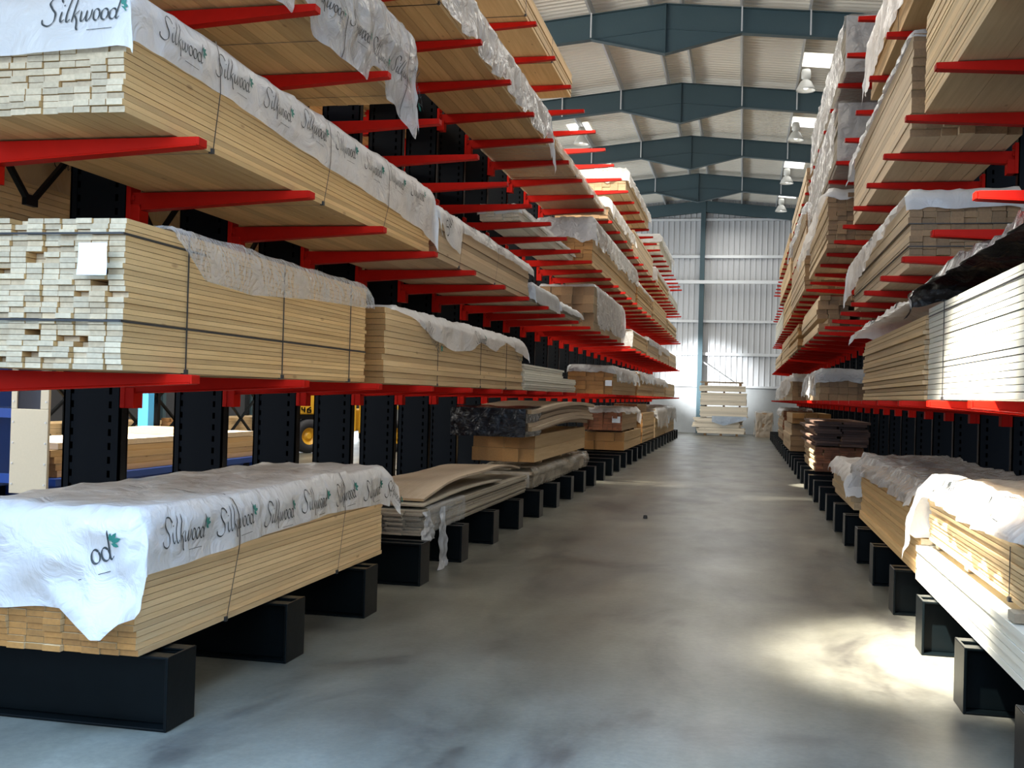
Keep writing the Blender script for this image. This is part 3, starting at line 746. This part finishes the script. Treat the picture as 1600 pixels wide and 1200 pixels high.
# ================= left rack, second arms
p = Pack('long board pack in printed sheeting above the ragged-ended pack', LX0, -2.655, 4.19, 8.85, DL[2], 3.245, .081, .030, 'pine', .012, .0025)
p.drape('white', .2, .12, .19, .2, lift=.075, amp=.016, seed=21, hem=.05, nu=90, nv=150, hemf=lerp_tab([(-.2, .24), (0, .235), (.8, .24), (2.2, .31), (3.4, .345), (4.2, .385), (4.7, .46)]),
        hemn=lerp_tab([(0, .30), (.4, .29), (.75, .275), (1, .25)]), flare=.05,
        words=wl(.22, .535, 8, .15, .0495, -.03) + [dict(a=.60, d=.16, s=.05, end=1, rot=.03)])
for yy in (4.98, 6.45, 7.6): p.strap_over(yy)
p = Pack('dark-ended pack half under a printed sheet, second on the left second arm level', LX0, -2.655, 9.05, 13.2, DL[2], 3.20, .2, .055, 'red', .02, .008)
p.drape('white', .2, .1, .10, .1, lift=.03, amp=.018, seed=22, hem=.1, nu=60, nv=110, hemf=lerp_tab([(-.1, .22), (0, .14), (.3, .32), (.55, .36), (.75, .12), (1.5, .12), (3, .11), (4.2, .14)]), hemn=lerp_tab([(0, .03), (.75, .03), (.9, .12), (1, .2)]), flare=.15,
        words=[dict(a=.22, d=.22, s=.05, rot=1.1), dict(a=1.0, d=.05, s=.045), dict(a=1.6, d=.06, s=.045), dict(a=2.2, d=.06, s=.045), dict(a=2.8, d=.06, s=.045)])
for yy in (9.82, 11.32): p.strap_over(yy)
p = Pack('thin grey film bundle beside the dark-ended pack, left second arm level', -3.6, -2.62, 13.35, 15.1, DL[2], 3.0, .2, .06, 'grey', .02, .006)
p.drape('grey', .24, .1, .2, .05, amp=.012, seed=23, hem=.1)
p = Pack('thin grey film bundle against the square-timber pack, left second arm level', -3.6, -2.62, 15.2, 17.4, DL[2], 2.94, .2, .06, 'grey', .02, .006)
p.drape('grey', .11, .1, .14, .05, amp=.02, seed=24, hem=.2, flare=.2)
p = Pack('square-timber pack with blocky brown ends and a white top sheet, left second arm level', -3.62, -2.63, 19.05, 23.6, DL[2], 3.56, .2, .15, 'brown', .04, .006)
p.drape('clear', .7, .1, .03, .1, amp=.02, seed=25, hem=.15, lift=.03)
p = Pack('pack with a white-wrapped near end, left second arm level after the square timber', -3.6, -2.64, 25.9, 30.0, DL[2], 3.22, .16, .07, 'pale', .02, .006)
p.drape('white', .04, .1, .42, .05, amp=.015, seed=26, hem=.1, nu=30, nv=50)
p = Pack('brown-ended pack, third last on the left second arm level', -3.6, -2.64, 30.3, 34.4, DL[2], 3.3, .16, .07, 'brown', .03, .006)
p.drape('clear', .2, .1, .1, .05, amp=.02, seed=27, hem=.3, nu=30, nv=50)
p = Pack('pale pack, second last on the left second arm level', -3.6, -2.64, 34.8, 39.0, DL[2], 3.3, .16, .07, 'pale', .03, .006)
p.drape('white', .2, .1, .3, .05, amp=.02, seed=28, hem=.3, nu=30, nv=50)
p = Pack('pale pack, last on the left second arm level', -3.6, -2.64, 39.3, 43.6, DL[2], 3.3, .16, .07, 'pale', .03, .006)

# ================= left rack, third arms
p = Pack('high pack with bulging printed polythene hanging below its far end, third arm level left', LX0, -2.70, 3.6, 8.15, DL[3], 4.42, .095, .03, 'pine', .01, .003)
p.drape('clear', .62, .2, .1, .16, lift=.05, amp=.035, seed=31, hem=.12, flare=.06, nu=90, nv=150, farflap=.22, hemf=over_arms([(0, .555), (4.2, .555), (4.5, .72)], .15, 3.6), bulge=.05,
        words=wl(2.55, .50, 4, .46, .05, -.1) + [dict(a=4.55, d=.34, s=.06)])
for yy in (6.6, 7.9): p.strap_over(yy)
p = Pack('narrow white-ended bundle lying well back on the left third arm level', -3.46, -2.92, 13.75, 18.35, DL[3], 4.07, .1, .04, 'white', .04, .006)
p.drape('white', .1, .05, .12, .0, amp=.02, seed=32, hem=.3)
p = Pack('tall pack with a bright white sheet over its near end, left third arm level', -3.6, -2.62, 18.6, 26.4, DL[3], 4.70, .17, .07, 'orange', .02, .008)
p.drape('clear', .45, .1, .42, .1, amp=.02, seed=33, hem=.25, lift=.03)
p = Pack('orange-ended pack behind the tall sheeted pack, left third arm level', -3.6, -2.64, 27.0, 31.4, DL[3], 4.5, .17, .07, 'orange', .03, .008)
p.drape('white', .12, .1, .1, .1, amp=.02, seed=34, hem=.3, nu=30, nv=50)
p = Pack('pale pack, second last on the left third arm level', -3.6, -2.64, 32.0, 37.6, DL[3], 4.55, .17, .07, 'pale', .03, .008)
p = Pack('pale pack, last on the left third arm level', -3.6, -2.64, 38.2, 43.4, DL[3], 4.4, .17, .07, 'pale', .03, .008)

# ================= left rack, fourth arms
p = Pack('smooth-bottomed pack with ragged film along its front edge, fourth arm level left', LX0, -2.68, 4.5, 14.3, DL[4], 5.42, .12, .04, 'pine', .02, .004)
p.drape('clear', .45, .1, .1, .3, lift=.02, amp=.03, seed=41, hem=.10, flare=.10, nu=50, nv=150, farflap=.1, hemf=over_arms([(0, .43), (9.6, .43), (9.9, .66)], .08, 4.5))
for yy in (7.3, 9.0): p.strap(yy)
p = Pack('flat bundle in shiny creased film that shows from below, left fourth arm level', -3.62, -2.60, 14.45, 19.9, DL[4], 5.12, .16, .045, 'pine', .02, .004)
p.sleeve('gloss', g=.008, amp=.02, seed=42, n=110)
p.strap(16.4); p.strap(18.3)
p = Pack('white-topped pack after the shiny film bundle, left fourth arm level', -3.6, -2.58, 20.3, 24.8, DL[4], 5.36, .16, .06, 'brown', .02, .006)
p.drape('white', .3, .1, .22, .2, amp=.03, seed=43, hem=.4, lift=.03)
p = Pack('tan pack, third last on the left fourth arm level', -3.6, -2.62, 25.6, 31.2, DL[4], 5.6, .16, .06, 'brown', .03, .006)
p = Pack('pack with a white-wrapped end, second last on the left fourth arm level', -3.6, -2.62, 32.2, 37.6, DL[4], 5.5, .16, .06, 'pale', .03, .006)
p.drape('white', .2, .1, .4, .1, amp=.02, seed=44, hem=.2, nu=30, nv=50)
p = Pack('pale pack, last on the left fourth arm level', -3.6, -2.62, 38.2, 43.2, DL[4], 5.4, .16, .06, 'white', .04, .01)

# ================= left rack, top arms
p = Pack('pale smooth boards on the left top arms, nearest of the top level', LX0, -2.62, 6.2, 15.9, DL[5], 6.42, .24, .05, 'pine', .02, .006)
p.strap(12.4); p.strap(14.2)
p = Pack('white sheeted pack midway along the left top arms', -3.6, -2.58, 23.2, 28.9, DL[5], 6.52, .17, .07, 'pale', .02, .006)
p.drape('white', .3, .1, .26, .1, amp=.03, seed=51, hem=.3, lift=.03)
p = Pack('brightly lit white-ended pack far along the left top arms', -3.6, -2.60, 33.2, 39.0, DL[5], 6.62, .17, .08, 'white', .04, .01)
p.drape('white', .3, .1, .25, .1, amp=.03, seed=52, hem=.3, lift=.03, nu=30, nv=50)

# ================= packs on the far side of the left rack
def rear(label, y0, y1, z0, z1, film, mat='pine', seed=0, words=None):
    z0 -= .36
    p = Pack(label, -5.25, -4.25, y0, y1, z0, z1, .1, .035, mat, .02, .004)
    if film: p.drape(film, z1-z0-.02, .2, .3, .1, amp=.02, seed=seed, hem=.05, nu=40, nv=70)
    if words:
        pass
    return p
p = rear('tan sheeted pack behind the black braces on the far side of the left rack', 3.6, 7.9, DL[2], 3.16, None, 'orange', 61)
p.drape('kraft', .4, .2, .3, .1, amp=.014, seed=61, hem=.05, words=wl(2.3, .7, 3, .24, .065))
rear('sunlit bare pack on the far side of the left rack, second arm level', 8.3, 13.0, DL[2], 3.2, None, 'pine')
rear('bare pack on the far side of the left rack, third arm level near end', 5.2, 10.2, DL[3], 4.35, None, 'pale')
rear('bare pack on the far side of the left rack, third arm level middle', 11.0, 16.0, DL[3], 4.3, None, 'pale')
rear('bare pack on the far side of the left rack, fourth arm level', 9.0, 15.0, DL[4], 5.4, None, 'pine')
rear('bare pack on the far side of the left rack, second arm level middle', 14.0, 19.0, DL[2], 3.2, None, 'orange')

# ================= right rack, floor level
p = Pack('sunlit lower board pack on the nearest right base beams', 1.25, 2.2, 3.3, 8.2, DR[0], .595, .1, .04, 'white', .02, .004)
for yy, xx in ((4.05, 1.36), (5.45, 1.26), (7.0, 1.36), (8.0, 1.36)): MB().box(xx, 2.15, yy-.06, yy+.06, .601, .645).build('bearer', W['grey'], p.root)
p = Pack('thin-board pack under a dazzling white sheet, on bearers above the sunlit lower pack', 1.32, 2.2, 3.4, 8.12, .647, 1.02, .12, .027, 'pale', .02, .008, gap=.006)
p.strap(5.73, w=.009)
p.drape('white', .12, .1, .1, .42, lift=.05, amp=.045, seed=71, hem=.2, flare=.2, nu=60, nv=130, hemf=lerp_tab([(0, .05), (1.8, .08), (2.8, .12), (3.6, .10), (4.5, .10), (4.74, .42), (5.2, .5)]),
        words=[dict(a=.5, d=.02, s=.07), dict(a=1.9, d=-.02, s=.07), dict(a=3.0, d=-.10, s=.065, rot=-.1)])
p = Pack('shaded pack under lumpy clear film behind the dazzling white sheet, right base beams', 1.30, 2.2, 8.4, 12.35, DR[0], .93, .16, .045, 'pine', .03, .01)
p.drape('lumpy', .12, .1, .05, .3, lift=.07, amp=.05, seed=72, hem=.4, flare=.25, nu=60, nv=110)
p = Pack('small light pack topped by a bluish-white sheet, right base beams', 1.30, 2.2, 13.2, 15.8, DR[0], .72, .2, .09, 'pale', .04, .02)
p.drape('white', .14, .1, .3, .1, lift=.10, amp=.03, seed=73, hem=.3, flare=.4)
p = Pack('dark reddish bundle at the bottom of the waney board stack, right base beams', 1.32, 2.15, 20.2, 23.6, DR[0], .80, .14, .05, 'red', .05, .02)
p = Pack('dark waney-edged boards piled on the dark reddish bundle', 1.28, 2.2, 20.0, 23.8, .83, 1.27, .46, .045, 'dark', .12, .05)
for yy in (20.6, 22, 23.3): MB().box(1.35, 2.1, yy-.04, yy+.04, .80, .83).build('bearer', W['dark'], p.root)
p = Pack('olive tan layered pack beyond the waney boards, right base beams', 1.22, 2.15, 28.2, 33.0, DR[0], 1.04, .9, .14, 'brown', .03, .02)
p = Pack('brown bundle on the olive tan layered pack', 1.25, 2.15, 28.0, 31.5, 1.06, 1.32, .3, .12, 'orange', .06, .02)
p = Pack('dark reddish pack near the far end of the right base beams', 1.3, 2.2, 35.5, 40.0, DR[0], 1.35, .16, .08, 'red', .05, .02)
p.drape('white', .2, .1, .05, .1, amp=.03, seed=74, hem=.3, nu=30, nv=50)

# ================= right rack, first arms
p = Pack('bright primed board pack under black polythene, nearest on the right first arm level', 1.295, 2.2, 4.3, 8.15, DR[1], 2.295, .2, .036, 'white', .006, .003, gap=.0045)
p.strap(7.54, w=.014); p.sticks([2.235], .008)
p.drape('black', .05, .1, .05, .12, lift=.17, amp=.075, seed=81, hem=.3, flare=.3, nu=60, nv=110, hemf=lerp_tab([(0, .02), (3.2, .03), (3.6, .08), (3.95, .22)]))
p = Pack('fanned thick-board pack with a white top sheet, second on the right first arm level', 1.30, 2.2, 8.35, 12.4, DR[1], 2.27, .2, .037, 'pale', .02, .014, gap=.006)
p.drape('white', .07, .1, .02, .12, lift=.16, amp=.06, seed=82, hem=.3, flare=.25, nu=60, nv=110, hemf=lerp_tab([(0, .06), (2, .06), (3.7, .05), (4.1, .16)]), words=[dict(a=.5, d=.0, s=.06), dict(a=2.2, d=-.05, s=.06)])
p = Pack('block-ended pack half in greyish film, right first arm level past the gap', 1.28, 2.2, 18.9, 22.7, DR[1], 2.10, .15, .11, 'brown', .02, .008)
p.drape('clear', .42, .1, .20, .2, lift=.05, amp=.03, seed=83, hem=.2, flare=.1)
p = Pack('pack swathed in white film near the far end of the right first arm level', 1.25, 2.2, 28.5, 33.5, DR[1], 2.2, .15, .1, 'brown', .03, .01)
p.drape('white', .5, .1, .12, .3, lift=.06, amp=.06, seed=84, hem=.25, flare=.1)
p = Pack('white film pack, last on the right first arm level', 1.3, 2.2, 35.0, 40.0, DR[1], 2.1, .15, .1, 'pale', .03, .01)
p.drape('white', .4, .1, .2, .3, amp=.04, seed=85, hem=.25, nu=30, nv=50)

# ================= right rack, second arms
p = Pack('small-square-ended pack with a long white sheet along its front, right second arm level', 1.33, 2.2, 9.5, 14.0, DR[2], 3.33, .112, .054, 'brown', .025, .012, jf=.03)
p.sticks([2.93, 3.12], .008)
p.drape('white', .2, .3, .15, .28, lift=.06, amp=.03, seed=91, hem=.15, flare=.12, nu=60, nv=120, hemf=lerp_tab([(-.1, .02), (.3, .10), (1.2, .16), (2.0, .24), (3.2, .38), (4.2, .50), (4.9, .54)]), words=[dict(a=.6, d=.05, s=.06), dict(a=2.0, d=.1, s=.06)])
p = Pack('mixed pack with ragged open ends, right second arm level behind the long sheet', 1.18, 2.2, 18.4, 23.0, DR[2], 3.36, .17, .075, 'brown', .10, .015, skip=.06)
p = Pack('rough-ended pack, third last on the right second arm level', 1.15, 2.2, 24.2, 29.0, DR[2], 3.3, .17, .075, 'orange', .1, .015, skip=.05)
p = Pack('pale pack, second last on the right second arm level', 1.2, 2.2, 30.0, 35.2, DR[2], 3.4, .17, .075, 'pale', .05, .01)
p = Pack('pale pack, last on the right second arm level', 1.2, 2.2, 36.0, 42.0, DR[2], 3.2, .17, .075, 'pale', .05, .01)

# ================= right rack, third arms
p = Pack('large overhead pack with smooth underside, nearest on the right third arm level', 1.32, 2.2, 3.9, 8.75, DR[3], 4.60, .31, .034, 'pale', .01, .003)
p = Pack('stepped pack with deep brown ends, second on the right third arm level', 1.32, 2.2, 9.45, 14.2, DR[3], 4.70, .13, .065, 'brown', .04, .006, jf=.05)
p.drape('clear', .12, .2, .06, .3, lift=.02, amp=.025, seed=92, hem=.3, flare=.2, hemf=lerp_tab([(0, .12), (2, .10), (4, .2), (4.7, .3)]))
p = Pack('pack with a white sheet flopping over its front, right third arm level', 1.15, 2.2, 16.2, 20.4, DR[3], 4.64, .13, .065, 'brown', .04, .01)
p.drape('white', .55, .1, .1, .3, lift=.03, amp=.045, seed=93, hem=.5, flare=.3)
p = Pack('tall tan pack, third last on the right third arm level', 1.15, 2.2, 22.0, 28.0, DR[3], 4.75, .16, .08, 'brown', .04, .01)
p = Pack('tan pack, second last on the right third arm level', 1.2, 2.2, 29.0, 34.5, DR[3], 4.6, .16, .08, 'orange', .04, .01)
p = Pack('pale pack, last on the right third arm level', 1.2, 2.2, 35.2, 42.5, DR[3], 4.5, .16, .08, 'white', .04, .01)

# ================= right rack, fourth arms
p = Pack('pack with white film down its front edge, nearest on the right fourth arm level', 1.30, 2.2, 7.0, 12.35, DR[4], 5.60, .13, .05, 'pine', .02, .006)
p.drape('white', .62, .1, .1, .3, lift=.03, amp=.025, seed=94, hem=.1, flare=.05, farflap=.1, nu=40, nv=90)
p.strap(10.2)
p = Pack('pack in dark crinkled film, second on the right fourth arm level', 1.22, 2.12, 15.5, 21.5, DR[4], 5.74, .13, .08, 'grey', .012, .01)
p.sleeve('lumpy', g=.02, amp=.05, seed=95, n=80)
p = Pack('tan pack, second last on the right fourth arm level', 1.2, 2.2, 23.0, 29.0, DR[4], 5.7, .16, .08, 'brown', .04, .01)
p.drape('clear', .4, .1, .2, .3, amp=.04, seed=96, hem=.3, nu=30, nv=50)
p = Pack('pale pack, last on the right fourth arm level', 1.2, 2.2, 30.0, 38.0, DR[4], 5.6, .16, .08, 'pale', .04, .01)

# ================= right rack, top arms
p = Pack('film-topped pack nearest on the right top arms', 1.26, 2.2, 8.2, 12.2, DR[5], 6.5, .13, .05, 'pine', .02, .006)
p.drape('white', .35, .1, .2, .3, lift=.03, amp=.05, seed=97, hem=.4)
p = Pack('pack in silvery crinkled film, second on the right top arms', 1.25, 2.12, 14.9, 21.6, DR[5], 6.74, .13, .08, 'grey', .012, .01)
p.sleeve('lumpy', g=.02, amp=.045, seed=98, n=90)
p = Pack('tan pack far along the right top arms', 1.2, 2.2, 23.2, 30.0, DR[5], 6.5, .16, .08, 'brown', .04, .01)
p = Pack('pale pack at the far end of the right top arms', 1.2, 2.2, 31.5, 40.0, DR[5], 6.4, .16, .08, 'pale', .04, .01)

# ================= stack of packs against the back wall (boards run across the aisle)
def xpack(label, x0, x1, y0, y1, z0, z1, bt, mat='xpine', jx=.03, tilt=0):
    root = thing('timber_pack', label, 'timber pack', ((x0+x1)/2, (y0+y1)/2, z0)); mb = MB()
    rows = max(1, round((z1-z0)/bt)); b = (z1-z0)/rows; rnd = random.Random(int(x0*100+z0*1000))
    for r in range(rows):
        for c in range(5):
            d = rnd.uniform(-jx, jx); w = (y1-y0)/5; f = rnd.uniform(-.012, .012)
            mb.box(x0+d, x1+rnd.uniform(-jx, jx), y0+c*w+f, y0+(c+1)*w-.003+f, z0+r*b+.001, z0+(r+1)*b-.001)
    mb.build('boards', W[mat], root); return root
xpack('uneven boards at the very bottom of the stack before the back wall', -1.92, .10, 48.9, 49.8, .10, .36, .06, jx=.09)
for xx in (-1.6, -.9, -.2): tag(MB().box(xx-.05, xx+.05, 48.95, 49.75, 0, .10).build('timber_bearer', W['brown']), 'floor bearer beneath the stack of packs before the back wall', 'bearer', 'bearers under the back wall stack')
xpack('slumped board layer sticking out left in the back wall stack', -2.08, -.05, 48.9, 49.8, .37, .80, .07, jx=.12)
r = xpack('pack above the bluish film in the back wall stack', -1.82, .24, 48.85, 49.8, .83, 1.30, .065)
def bl(u, v):
    x = -1.3+1.5*u; z = .88-(.42-.28*abs(u-.35)*1.6)*v
    return (x, 48.78-.04*nz(x*3, z*4, 1)-.05*v, z)
MB().grid(bl, 24, 12).build('hanging_film', FILM['blue'], r, True)
xpack('widest middle pack of the back wall stack', -1.82, .18, 48.85, 49.8, 1.36, 1.92, .06)
xpack('thin pack near the top of the back wall stack', -1.88, .12, 48.9, 49.8, 1.98, 2.24, .065)
for xx in (-1.6, -.1): tag(MB().box(xx-.06, xx+.06, 48.95, 49.75, 2.24, 2.36).build('timber_bearer', W['brown']), 'short bearer under the topmost plank of the back wall stack', 'bearer', 'bearers near the top of the back wall stack')
tag(MB().box(-1.86, .04, 48.95, 49.7, 2.36, 2.42).build('plank', W['grey']), 'grey plank lying on top of the back wall stack', 'plank')
for z0, z1 in ((1.30, 1.36), (1.92, 1.98), (.80, .83)):
    for xx in (-1.6, -.8, -.1): tag(MB().box(xx-.04, xx+.04, 48.95, 49.75, z0, z1).build('timber_bearer', W['dark']), 'dark bearer between the packs of the back wall stack', 'bearer', 'bearers between the back wall packs')
p = Pack('brown block in crinkled film on the floor right of the back wall stack', .62, 1.3, 48.6, 49.4, 0.0, 1.08, .2, .15, 'brown', .03, .02)
p.sleeve('gloss', g=.02, amp=.05, seed=101, n=20)

# ================= lamps
def lamp(x, y, label):
    zt = roofz(x)-.2; z = 10.2
    r = thing('high_bay_lamp', label, 'pendant lamp', (x, y, z), 'high bay lamps under the roof')
    MB().box(x-.012, x+.012, y-.012, y+.012, z+.55, zt).build('hanger', PURL, r)
    MB().lathe((x, y, z), [(.0, .58), (.11, .58), (.13, .5), (.13, .34), (.07, .30)], 18).build('housing', LAMPW, r, True)
    MB().lathe((x, y, z), [(.07, .31), (.15, .24), (.25, .05), (.265, 0), (.255, 0), (.24, .05), (.14, .22), (.05, .29)], 22).build('shade', LAMPW, r, True)
    MB().lathe((x, y, z), [(.0, .02), (.06, .05), (.08, .12), (.05, .22), (.0, .25)], 12).build('bulb', BULB, r, True)
for i, y in enumerate((30.6, 36.4, 43.6, 50)):
    lamp(1.5, y, 'white bell lamp hanging over the right rack, %s from the camera' % ['nearest', 'second', 'third', 'farthest'][i])
for i, y in enumerate((36.3, 42.7)):
    lamp(-5.6, y, 'white bell lamp beyond the left rack columns, %s' % ['the nearer one', 'the farther one'][i])

# ================= things seen through the left rack
r = thing('timber_stack', 'sunlit stack of thick sawn planks seen between the black columns on the left', 'timber stack', (-8.6, 14.2, .45))
mb = MB(); rnd = random.Random(5)
for k in range(4):
    for c in range(4): mb.box(-9.2+c*.3, -8.91+c*.3-.01+rnd.uniform(0, .02), 11.4+rnd.uniform(-.1, .1), 17.4+rnd.uniform(-.2, .2), .45+k*.083, .45+k*.083+.080)
mb.build('planks', W['orange'], r)
r2 = thing('timber_stack', 'pale plank layer with lit tops lying on the sunlit plank stack', 'timber stack', (-8.7, 14, .785))
mb = MB()
for c in range(3): mb.box(-9.2+c*.4, -8.82+c*.4, 11.5, 16.2+c*.3, .785, .86)
mb.build('planks', W['xpine'], r2)
tag(MB().box(-8.9, -8.1, 14.4, 15.0, .865, .96).build('timber_block', W['pale']), 'short pale timber block lying on the pale plank layer', 'timber block')
r = thing('blue_trolley', 'low blue steel trolley under the sunlit plank stack', 'trolley', (-8.6, 13.6, 0))
MB().box(-9.3, -7.9, 11.3, 17.6, .36, .445).build('deck', BLUEP, r)
for yy in (12.0, 14.4, 16.8):
    for xx in (-9.1, -8.1): MB().lathe((xx, yy, .18), [(0, -.04), (.17, -.04), (.18, 0), (.17, .04), (0, .04)], 16, 'X').build('wheel', RUB, r)
    MB().box(-9.2, -8.0, yy-.05, yy+.05, .16, .36).build('axle', BLUEP, r)
tag(MB().box(-9.7, -9.52, 16.0, 16.18, 0, 3.4).build('steel_post', SKYB), 'light blue steel post behind the sunlit plank stack', 'post')
# side loader cab
r = thing('side_loader_truck', 'blue side loader truck with a cream cab door at the left edge', 'truck', (-9, 10.5, 0))
MB().box(-10.8, -8.0, 10.2, 11.0, .42, 1.25).build('chassis', BLUEP, r, bevel=.05)
MB().box(-9.4, -7.98, 10.2, 11.0, 1.25, 2.4).build('cab', BLUEP, r, bevel=.06)
MB().box(-9.2, -8.1, 10.18, 10.21, 1.4, 2.25).build('windscreen', GLASSD, r)
MB().box(-8.05, -7.3, 10.14, 10.17, 1.2, 1.3).box(-8.05, -7.3, 10.14, 10.17, .5, .6).build('door_hinge', BLUEP, r)
d = MB(); dx0, dx1, dy = -7.62, -7.17, 10.12
d.box(dx0, dx1, dy-.02, dy+.02, .40, 1.30).box(dx0, dx0+.07, dy-.02, dy+.02, 1.30, 2.2).box(dx1-.10, dx1, dy-.02, dy+.02, 1.30, 2.2).box(dx0, dx1, dy-.02, dy+.02, 2.1, 2.22)
dd = d.build('cab_door', CREAM, r, bevel=.006)
MB().box(dx0+.07, dx1-.10, dy-.005, dy+.005, 1.30, 2.1).build('window_pane', GLASSD, dd)
mb = MB()
for zz in [.5+.22*i for i in range(8)]:
    for xx in (dx0+.03, dx1-.03): mb.lathe((xx, dy-.022, zz), [(0, -.004), (.012, -.003), (.012, .003)], 8, 'Y')
mb.build('rivets', PURL, dd)
for xx in (-10.2, -8.4): MB().lathe((xx, 10.0, .38), [(0, -.12), (.2, -.12), (.36, -.1), (.38, -.06), (.38, .06), (.36, .1), (0, .1)], 24, 'Y').build('wheel', RUB, r)
# forklift
r = thing('forklift', 'yellow forklift with black tyres parked beyond the left rack', 'forklift', (-9.65, 26.1, 0))
A, B = Vector((-10.48, 25.05, 0)), Vector((-8.83, 27.09, 0)); ux = (B-A).normalized(); uy = Vector((-ux.y, ux.x, 0))
def fk(a, b, z): q = A + ux*a + uy*b; return (q.x, q.y, z)
def fbox(mb, a0, a1, b0, b1, z0, z1): mb.hexa([fk(a0,b0,z0), fk(a1,b0,z0), fk(a1,b1,z0), fk(a0,b1,z0), fk(a0,b0,z1), fk(a1,b0,z1), fk(a1,b1,z1), fk(a0,b1,z1)]); return mb
def fwheel(a, b, R):
    mb = MB(); n = 26
    def ring(rad, bb): return [fk(a+rad*math.cos(2*math.pi*i/n), bb, R+rad*math.sin(2*math.pi*i/n)) for i in range(n)]
    prof = [(R*.5, b-.02), (R*.55, b-.06), (R*.95, b-.05), (R, b), (R, b+.2), (R*.95, b+.25), (R*.5, b+.22)]
    b0 = 0
    for rad, bb in prof: mb.v += ring(rad, bb)
    for k in range(len(prof)-1):
        for i in range(n): j = (i+1) % n; mb.f.append((k*n+i, k*n+j, (k+1)*n+j, (k+1)*n+i))
    w = mb.build('wheel', RUB, r, True); hb = MB(); hb.v += ring(R*.5, b-.02); hb.v += ring(R*.3, b+.05); hb.v += ring(R*.16, b); 
    for k in range(2):
        for i in range(n): j = (i+1) % n; hb.f.append((k*n+i, k*n+j, (k+1)*n+j, (k+1)*n+i))
    hb.f.append(tuple(range(2*n, 3*n))); hb.build('hub', YEL, w)
for a in (0, 2.62):
    for b in (0, 1.1): fwheel(a, b-.0, .42)
fbox(fbox(fbox(MB(), -.75, .55, .05, 1.25, .95, 1.75), .55, 2.1, .1, 1.2, .55, 1.1), -.75, -.3, .05, 1.25, .5, .95).build('body', YEL, r, bevel=.04)
fbox(MB(), -.7, .6, .04, 1.26, .84, .95).build('chassis_rail', MATBLK, r)
mb = MB()
for b in (.15, 1.1):
    fbox(mb, .3, .38, b, b+.08, 1.75, 2.5); fbox(mb, 1.9, 1.98, b, b+.08, 1.1, 2.5)
fbox(mb, .2, 2.05, .1, 1.25, 2.5, 2.58); mb.build('overhead_guard', MATBLK, r)
mb = MB()
for b in (.3, .95): fbox(mb, 3.05, 3.17, b, b+.12, .1, 3.2)
for zz in (.5, 1.1, 1.9): fbox(mb, 3.0, 3.2, .3, 1.07, zz, zz+.1)
mb.build('mast', YEL, r)
for b in (.32, .93): fbox(MB(), 3.2, 4.3, b, b+.12, .06, .11).build('fork', MATBLK, r)
fbox(fbox(MB(), 1.15, 1.30, -.04, .06, .55, 1.75), 1.42, 1.50, -.04, .02, .5, 1.75).build('side_panel', YEL, r)
# painted fleet number on the counterweight
segs = {'4': [((0, 1), (0, .5)), ((0, .5), (.5, .5)), ((.4, 1), (.4, 0))], '6': [((.5, 1), (0, .6)), ((0, .6), (0, 0)), ((0, 0), (.5, 0)), ((.5, 0), (.5, .5)), ((.5, .5), (0, .5))]}
mb = MB()
for i, ch in enumerate('46'):
    for (xa, za), (xb, zb) in segs[ch]:
        mb.bar(fk(-.20+i*.15+xa*.19, .035, 1.01+za*.13), fk(-.20+i*.15+xb*.19, .035, 1.01+zb*.13), .025, .025)
mb.build('painted_number', MATBLK, r)

# dark lattice racking along the far left
r = thing('lattice_rack', 'dark lattice-braced racking far off to the left', 'storage rack', (-13, 18, 0))
for k in range(17):
    y = 10+k*1.6; mb = MB()
    for x in (-13.4, -12.4): mb.box(x-.05, x+.05, y-.05, y+.05, 0, 5.6)
    mb.build('upright', COLP, r)
    mb = MB()
    for i in range(5):
        z = .3+i*1.0; mb.bar((-12.4, y, z), (-12.4, y+1.6, z+1.0), .05).bar((-12.4, y, z+1.0), (-12.4, y+1.6, z), .05)
    mb.build('bracing', COLP, r)
    if k < 16:
        for z in (1.55, 2.9, 4.2): MB().box(-12.36, -12.28, y, y+1.6, z, z+.1).build('shelf_beam', RED if z < 2 else COLP, r)
for i, (y0, y1, z0, z1, lab) in enumerate(((11, 15.5, .1, .8, 'brown plank bundle at the foot of the dark lattice racking, left end'), (17, 21.5, .1, .9, 'brown plank bundle at the foot of the dark lattice racking, middle'), (23, 28, .1, .85, 'brown plank bundle at the foot of the dark lattice racking, right end'), (12, 16, 1.66, 2.3, 'brown plank bundle on the first shelf of the dark lattice racking, left end'), (19, 24, 1.66, 2.3, 'brown plank bundle on the first shelf of the dark lattice racking, right end'))):
    q = thing('timber_stack', lab, 'timber stack', (-12.9, (y0+y1)/2, z0)); mb = MB()
    for k in range(int((z1-z0)/.09)):
        for c in range(4): mb.box(-13.32+c*.21, -13.12+c*.21, y0+rnd.uniform(-.1, .1), y1+rnd.uniform(-.1, .1), z0+k*.09, z0+k*.09+.085)
    mb.build('planks', W['orange'], q)
# small thing on the floor
tag(MB().lathe((-1.22, 14.37, 0), [(.0, .045), (.025, .04), (.03, .0)], 10).build('floor_scrap', RUB, None, True), 'tiny black scrap lying on the aisle floor', 'scrap')
